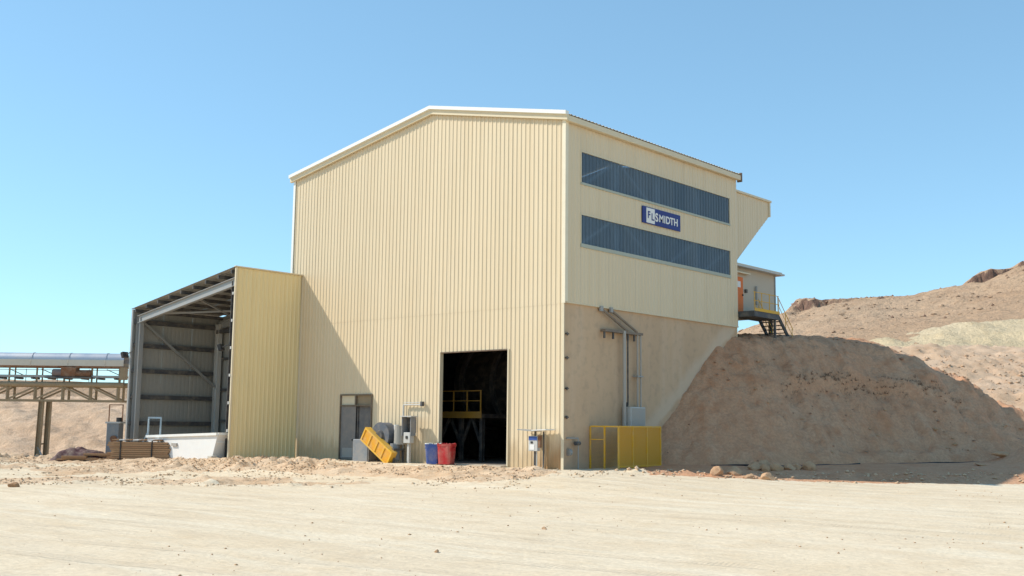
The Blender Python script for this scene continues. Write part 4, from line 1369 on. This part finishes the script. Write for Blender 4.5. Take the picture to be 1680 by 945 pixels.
# ------------------------------------------------------------------ things on the concrete side wall
BROWNPIPE = paint('weathered_brown_pipe', (0.20, 0.155, 0.12), .6)
pp = thing('pipe_rack', (0.3, 4.5, 0), 'grey pipes dropping down the concrete side wall from under the cladding', 'pipes')
for (y0, y1) in ((2.66, 4.55), (3.45, 5.35)):
    MB().tube((.12, y0, 7.5), (.30, y1, 6.55), .06, 10).build('inclined_pipe', BROWNPIPE, pp, smooth=False)
    MB().tube((.12, y0, 7.38), (.12, y0, 7.62), .11, 10).build('flange', STEEL, pp)
MB().box(.02, .32, 2.75, 5.85, 6.42, 6.54).build('bracket_rail', BROWNPIPE, pp)
for y in (2.8, 3.5, 4.7, 5.25):
    MB().bar((.2, y, 6.42), (.2, y, 6.10), .08).build('hanger', DARKSTEEL, pp)
MB().tube((.30, 4.28, 6.55), (.30, 4.28, 0.0), .085, 12).build('drop_pipe', PIPE, pp)
MB().tube((.22, 4.68, 6.42), (.22, 4.68, 2.95), .04, 8).build('thin_pipe', DARKSTEEL, pp)
MB().tube((.25, 5.45, 6.55), (.25, 5.45, 2.9), .045, 8).build('thin_pipe', PIPE, pp)
MB().tube((.25, 5.72, 6.42), (.25, 5.72, 2.9), .045, 8).build('thin_pipe', PIPE, pp)
MB().box(.05, .34, 5.35, 5.82, 4.35, 4.42).build('clamp', STEEL, pp)
MB().tube((.2, 4.6, 3.1), (.2, 4.6, 2.85), .08, 8).build('valve', BLACK, pp)
bxm = thing('junction_box', (.3, 5.2, 2.0), 'pale grey junction box on the concrete wall above the yellow cage', 'box')
MB().box(.0, .52, 4.50, 5.72, 1.55, 2.88).build('case', PALEGREY, bxm, bevel=.02)
MB().box(.52, .535, 4.56, 5.66, 1.62, 2.82).build('lid', PIPE, bxm)
wt = thing('wall_tap', (.12, .5, 0), 'small bent tap pipe low on the concrete wall beside the corner', 'tap')
MB().tube((.0, .2, 1.38), (.18, .85, 1.38), .035, 8).tube((.18, .85, 1.38), (.18, .85, -.1), .03, 8).build('pipe', STEEL, wt)
MB().tube((.18, .62, 1.15), (.18, .95, 1.15), .09, 10).build('valve_body', DARKSTEEL, wt)
MB().tube((.05, .25, .75), (.05, .42, .75), .16, 12).build('valve_wheel', STEEL, wt)

cage = thing('safety_cage', (.75, 3.8, 0), 'yellow mesh safety cage around the pipes at the concrete wall', 'cage')
CX, CY0, CY1, CZ = 1.5, 2.15, 5.55, 1.93
gz0 = 0.0
for (x, y) in ((.03, 1.95), (CX * .52, 2.05), (CX, CY0), (CX, 3.25), (CX, 4.4), (CX, CY1), (.05, CY1)):
    MB().bar((x, y, -.15), (x, y, CZ), .065).build('post', YELLOW, cage)
MB().bar((.03, 1.95, CZ), (CX, CY0, CZ), .07).build('top_rail', YELLOW, cage)
MB().bar((.03, 1.95, 1.33), (CX * .52, 2.05, 1.33), .05).build('mid_rail', YELLOW, cage)
MB().bar((CX, CY0, CZ), (CX, CY1, CZ), .07).build('top_rail', YELLOW, cage)
MB().bar((CX, CY0, .12), (CX, CY1, .12), .05).build('bottom_rail', YELLOW, cage)
MB().bar((CX, CY1, CZ), (.05, CY1, CZ), .07).build('top_rail', YELLOW, cage)
MB().add([(.05, 1.97, .02), (CX - .03, CY0, .02), (CX - .03, CY0, CZ), (.05, 1.97, CZ)], [(0, 1, 2, 3)]).build('mesh_panel', MESH_SIDE, cage)
for y0, y1 in ((CY0, 3.25), (3.25, 4.4), (4.4, CY1)):
    MB().box(CX - .004, CX + .004, y0 + .033, y1 - .033, .05, CZ - .035).build('mesh_panel', MESH_FRONT, cage)

# ------------------------------------------------------------------ rocks, clods, pebbles, shrub
def rock_mesh(seed, sub=3, flat=0.95):
    import bmesh
    bm = bmesh.new()
    bmesh.ops.create_icosphere(bm, subdivisions=sub, radius=1.0)
    rr = np.random.RandomState(seed)
    o = rr.rand(3) * 50
    planes = [(Vector(rr.normal(size=3)).normalized(), rr.uniform(.55, .85)) for _ in range(7)]
    for v in bm.verts:
        p = v.co.copy()
        for nn, h in planes:
            dd2 = p.dot(nn)
            if dd2 > h:
                p -= nn * (dd2 - h)
        p *= 1 + .22 * float(fbm(p.x * 1.6 + o[0], p.y * 1.6 + p.z * 1.3 + o[1], 3))
        v.co = Vector((p.x, p.y, p.z * flat))
    me = bpy.data.meshes.new('rock')
    bm.to_mesh(me); bm.free()
    return me


rocks = [
    (11.30, 50.3, .42, 0, 'large rounded boulder in the mound shade, leftmost of the cluster'),
    (11.72, 50.0, .30, 0, 'small boulder low in the shaded cluster, second from the left'),
    (11.85, 50.75, .42, 0, 'boulder at the back of the shaded cluster below the mound'),
    (12.30, 50.3, .46, 0, 'widest rounded boulder at the right of the shaded cluster'),
    (13.0, 50.5, .32, 0, 'boulder standing alone just right of the shaded cluster'),
    (13.42, 50.7, .32, 0, 'second lone boulder right of the shaded cluster'),
    (13.9, 50.5, .38, 0, 'rightmost boulder of the row in the mound shade'),
    (9.0, 47.3, .36, 0, 'sunlit pale rock at the left end of the shade line'),
    (10.3, 47.0, .30, 0, 'sunlit pale rock just left of the shaded boulder cluster'),
    (11.1, 46.7, .33, 0, 'sunlit ochre rock in front of the shaded boulder cluster'),
    (9.9, 48.1, .46, 0, 'broad half buried rock on the shade edge near the cage'),
    (-17.6, 38.7, .22, 1, 'rusty brown rock alone on the yard at far left'),
    (24.6, 54.2, .55, 0, 'flat grey slab at the right end of the mound shadow'),
    (22.9, 52.9, .30, 0, 'small pale rock left of the flat slab at far right'),
    (0.8, 25.0, .07, 0, 'small pale stone in mid yard right of centre'),
    (-1.35, 20.5, .06, 0, 'small dark stone on the foreground yard near centre'),
]
rm = [rock_mesh(20 + i) for i in range(5)]
for me in rm:
    me.materials.append(STONE)
rm_red = [rock_mesh(40 + i, 3, .8) for i in range(2)]
for me in rm_red:
    me.materials.append(STONE_RED)
rq = random.Random(9)
for i, (s, d, sz, red, lab) in enumerate(rocks):
    x, y, _ = at(s, d)
    z = float(ground_z(x, y))
    qd = float(polydist(np.array([s]), np.array([d]), TOE)[0])
    if qd > -1:
        z = max(z, mound_z(x, y))
    o = bpy.data.objects.new('rock', (rm_red[i % 2] if red else rm[i % 5]))
    COL.objects.link(o)
    sz *= .86
    o.location = (x, y, z + sz * .22)
    fl = .35 if 'slab' in lab or 'flat' in lab else rq.uniform(.75, 1.05)
    o.scale = (sz * rq.uniform(1.0, 1.3), sz * rq.uniform(.8, 1.0), sz * fl)
    o.rotation_euler = (rq.uniform(-.2, .2), rq.uniform(-.2, .2), rq.uniform(0, 6.28))
    tag(o, lab, 'rock', 'rocks on the yard')


def scatter(name, pts, mat, label, cat):
    """uncountable small stones as one mesh; pts: x, y, z, size"""
    base = np.array([(1, 0, 0), (-1, 0, 0), (0, 1, 0), (0, -1, 0), (0, 0, .8), (0, 0, -.8)], float)
    tri = np.array([(0, 2, 4), (2, 1, 4), (1, 3, 4), (3, 0, 4), (2, 0, 5), (1, 2, 5), (3, 1, 5), (0, 3, 5)])
    N = len(pts)
    rr = np.random.RandomState(4)
    a = rr.rand(N) * 6.28
    sc = pts[:, 3:4] * rr.uniform(.6, 1.3, (N, 3))
    V = base[None] * (1 + rr.uniform(-.3, .3, (N, 6, 1))) * sc[:, None, :]
    ca, sa = np.cos(a)[:, None], np.sin(a)[:, None]
    V = np.stack([V[..., 0] * ca - V[..., 1] * sa, V[..., 0] * sa + V[..., 1] * ca, V[..., 2] * .75], -1) + pts[:, None, :3]
    F = (tri[None] + 6 * np.arange(N)[:, None, None]).reshape(-1, 3)
    V = V.reshape(-1, 3)
    me = bpy.data.meshes.new(name)
    me.vertices.add(len(V)); me.vertices.foreach_set('co', V.astype(np.float32).ravel())
    me.loops.add(F.size); me.loops.foreach_set('vertex_index', F.astype(np.int32).ravel())
    me.polygons.add(len(F))
    me.polygons.foreach_set('loop_start', np.arange(0, F.size, 3, dtype=np.int32))
    me.polygons.foreach_set('loop_total', np.full(len(F), 3, dtype=np.int32))
    me.update(calc_edges=True)
    me.materials.append(mat)
    o = bpy.data.objects.new(name, me)
    COL.objects.link(o)
    return tag(o, label, cat, kind='stuff')


R2 = np.random.RandomState(8)
# pebbles on the yard
N = 3600
d = 11 + 36 * R2.rand(N) ** .8; s = (R2.rand(N) - .5) * 1.25 * d
clump = fbm(s * .3, d * .3, 3) + R2.rand(N) * .5
k = clump > .2
s, d = s[k], d[k]
x, y, _ = at(s, d)
sz = 0.006 + .028 * R2.rand(len(s)) ** 5
scatter('pebbles', np.stack([x, y, ground_z(x, y) + sz * .3, sz], -1), STONE, 'small loose pebbles strewn over the pale yard', 'pebbles')
# clods on the turned band
N = 24000
x = -44 + 48 * R2.rand(N); ed = -2.2 - 0.10 * np.clip(-x - 10, 0, 30)
y = ed - 3.3 + (2.0 + 1.2 * sstep(-14, -26, x)) * R2.randn(N)
k = (fbm(x * .5, y * .5, 4) + .5 * fbm(x * .13 + 7, y * .13, 2) > -.02)
x, y = x[k], y[k]
k = y < -0.5
x, y = x[k], y[k]
s2 = -32 + 34 * R2.rand(26000); d2 = 40 + 22 * R2.rand(26000)
x2, y2, _ = at(s2, d2)
k = (y2 < -1.2) & (fbm(x2 * 0.11 + 3, y2 * 0.11 + 5, 3) + .6 * fbm(x2 * .6, y2 * .6, 4) > .02)
x, y = np.concatenate([x, x2[k]]), np.concatenate([y, y2[k]])
sz = 0.012 + .07 * R2.rand(len(x)) ** 6
scatter('clods', np.stack([x, y, ground_z(x, y) + sz * .3, sz], -1), BERM, 'broken soil clods along the turned bank before the building', 'clods')
N = 1800
s = 3.5 + 24 * R2.rand(N); d = 47.3 + .05 * s + .8 * R2.randn(N)
x, y, _ = at(s, d)
sz = 0.012 + .11 * R2.rand(N) ** 7
k = x > .3
scatter('rubble_line', np.stack([x, y, ground_z(x, y) + sz * .3, sz], -1)[k], BERM, 'line of crumbled rubble along the shade edge before the mound', 'rubble')
# stones lying on the mound
N = 11000
jj = R2.randint(0, len(ms_[ms_ < 36]), N); ii = R2.randint(0, len(md_[md_ < 74]), N)
SS, DD = ms_[jj], md_[ii]
qq = polydist(SS, DD, TOE)
k = (qq > -.2) & (qq < 10.5) & (R2.rand(N) < np.where(SS > 23, 1, .45) * (fbm(SS * .5, DD * .5, 4) > -.08))
jj, ii, SS, DD = jj[k], ii[k], SS[k], DD[k]
x, y, _ = at(SS, DD)
k = ~((x < .1) & (y < 15.7))
sz = (0.015 + .12 * R2.rand(len(x)) ** 6) * np.where(SS > 23, 1.4, 1)
pts = np.stack([x, y, MZ[ii, jj] + sz * .2, sz], -1)
sel = R2.rand(len(x))
scatter('mound_stones', pts[k & (sel < .45)], STONE, 'paler loose stones lying all over the reddish earth mound', 'stones')
scatter('mound_clods', pts[k & (sel >= .45)], paint('dark_clod', (0.36, 0.20, 0.12), .95), 'darker soil clods lying all over the reddish earth mound', 'clods')

ii = R2.randint(0, 100, 7000); jj = R2.randint(20, 160, 7000)
x, y, _ = at(_rub[0][jj], _rub[1][ii])
k = y > 16.6
sz = 0.03 + .2 * R2.rand(7000) ** 6
scatter('rubble_stones', np.stack([x, y, _rub[2][ii, jj] + sz * .2, sz], -1)[k], RUBBLE, 'broken stones covering the sunlit slope behind the mound', 'stones')
ii = R2.randint(60, 210, 9000); jj = R2.randint(20, 150, 9000)
x, y, _ = at(_hill[0][jj] + R2.rand(9000), _hill[1][ii])
sz = 0.10 + .50 * R2.rand(9000) ** 6
k = fbm(x * .03, y * .03, 4) > -.02
scatter('hill_boulders', np.stack([x, y, _hill[2][ii, jj] + sz * .1, sz], -1)[k], HILL, 'scattered boulders dotting the far rocky hillside', 'boulders')
# thin black tube run for the dark line along the mound foot
hs = thing('toe_line', at(16, 52.5, .2), 'thin black line half buried along the shaded foot of the mound', 'toe_line')
for a0, a1 in ((9.6, 17.5), (19.0, 25.5)):
    m = MB(); pv = None
    for s_ in np.arange(a0, a1, .35):
        dq = np.interp(s_, [p[0] for p in TOE], [p[1] for p in TOE]) - .35 + .7 * float(fbm(s_ * .35, 3.0, 3))
        p = at(s_, dq)
        zz = max(float(ground_z(p[0], p[1])), mound_z(p[0], p[1])) + .07 * float(fbm(s_ * .8, 9.0, 3))
        if pv is not None:
            m.tube(pv, (p[0], p[1], zz), .045, 7)
        pv = (p[0], p[1], zz)
    m.build('toe_line_run', BLACK, hs)

# dry weeds along the slump line half way up the mound
wd = MB(); wr = random.Random(12)
for i in range(260):
    s_ = wr.uniform(14.5, 25.5)
    qt = 5.0 - 0.03 * (s_ - 19) ** 2 + wr.gauss(0, .22)
    d_ = np.interp(s_, [p[0] for p in TOE], [p[1] for p in TOE]) + qt / .93
    x_, y_, _ = at(s_, d_)
    z_ = mound_z(x_, y_)
    for j in range(7):
        a_ = wr.uniform(0, 6.28); l_ = wr.uniform(.06, .26)
        b_ = Vector((x_ + wr.gauss(0, .05), y_ + wr.gauss(0, .05), z_ - .03))
        e_ = b_ + Vector((math.cos(a_) * l_ * .7, math.sin(a_) * l_ * .7, l_ * .8))
        w2 = Vector((-math.sin(a_), math.cos(a_), 0)) * .012
        wd.add([b_ - w2, b_ + w2, e_], [(0, 1, 2)])
tag(wd.build('dry_weeds', paint('withered_weed', (0.17, 0.10, 0.055), .9)), 'thin dry weeds in a line across the shaded mound', 'weeds', kind='stuff')

# dry shrub on the sunlit shoulder of the mound
def shrub(s, d, h, label):
    x, y, _ = at(s, d)
    z = float(_rub[2][int(np.argmin(abs(_rub[1] - d))), int(np.argmin(abs(_rub[0] - s)))])
    t = thing('shrub', (x, y, z), label, 'shrub')
    rr = random.Random(2)
    st, lf_ = MB(), MB()
    for i in range(46):
        a = rr.uniform(0, 6.28); tl = rr.uniform(.15, .95)
        ln = h * rr.uniform(.55, 1.05)
        b = Vector((x, y, z - .05)); e = b + Vector((math.cos(a) * tl * ln * .75, math.sin(a) * tl * ln * .75, ln * (1 - tl * .45)))
        st.bar(b, e, .012)
        for j in range(16):
            p = b.lerp(e, .3 + .7 * (j + rr.random()) / 16)
            u = Vector((rr.gauss(0, 1), rr.gauss(0, 1), rr.gauss(.4, 1))).normalized() * rr.uniform(.05, .11)
            w_ = u.cross(Vector((rr.gauss(0, 1), rr.gauss(0, 1), rr.gauss(0, 1)))).normalized() * .022
            lf_.add([p, p + u * .5 + w_, p + u, p + u * .5 - w_], [(0, 1, 2, 3)])
    st.build('stems', paint('dry_stem', (0.22, 0.16, 0.10), .9), t)
    lf_.build('foliage', paint('grey_green_leaf', (0.26, 0.27, 0.18), .8), t)


shrub(28.2, 70.6, 1.5, 'grey green desert shrub on the sunlit rubble slope beyond the mound')
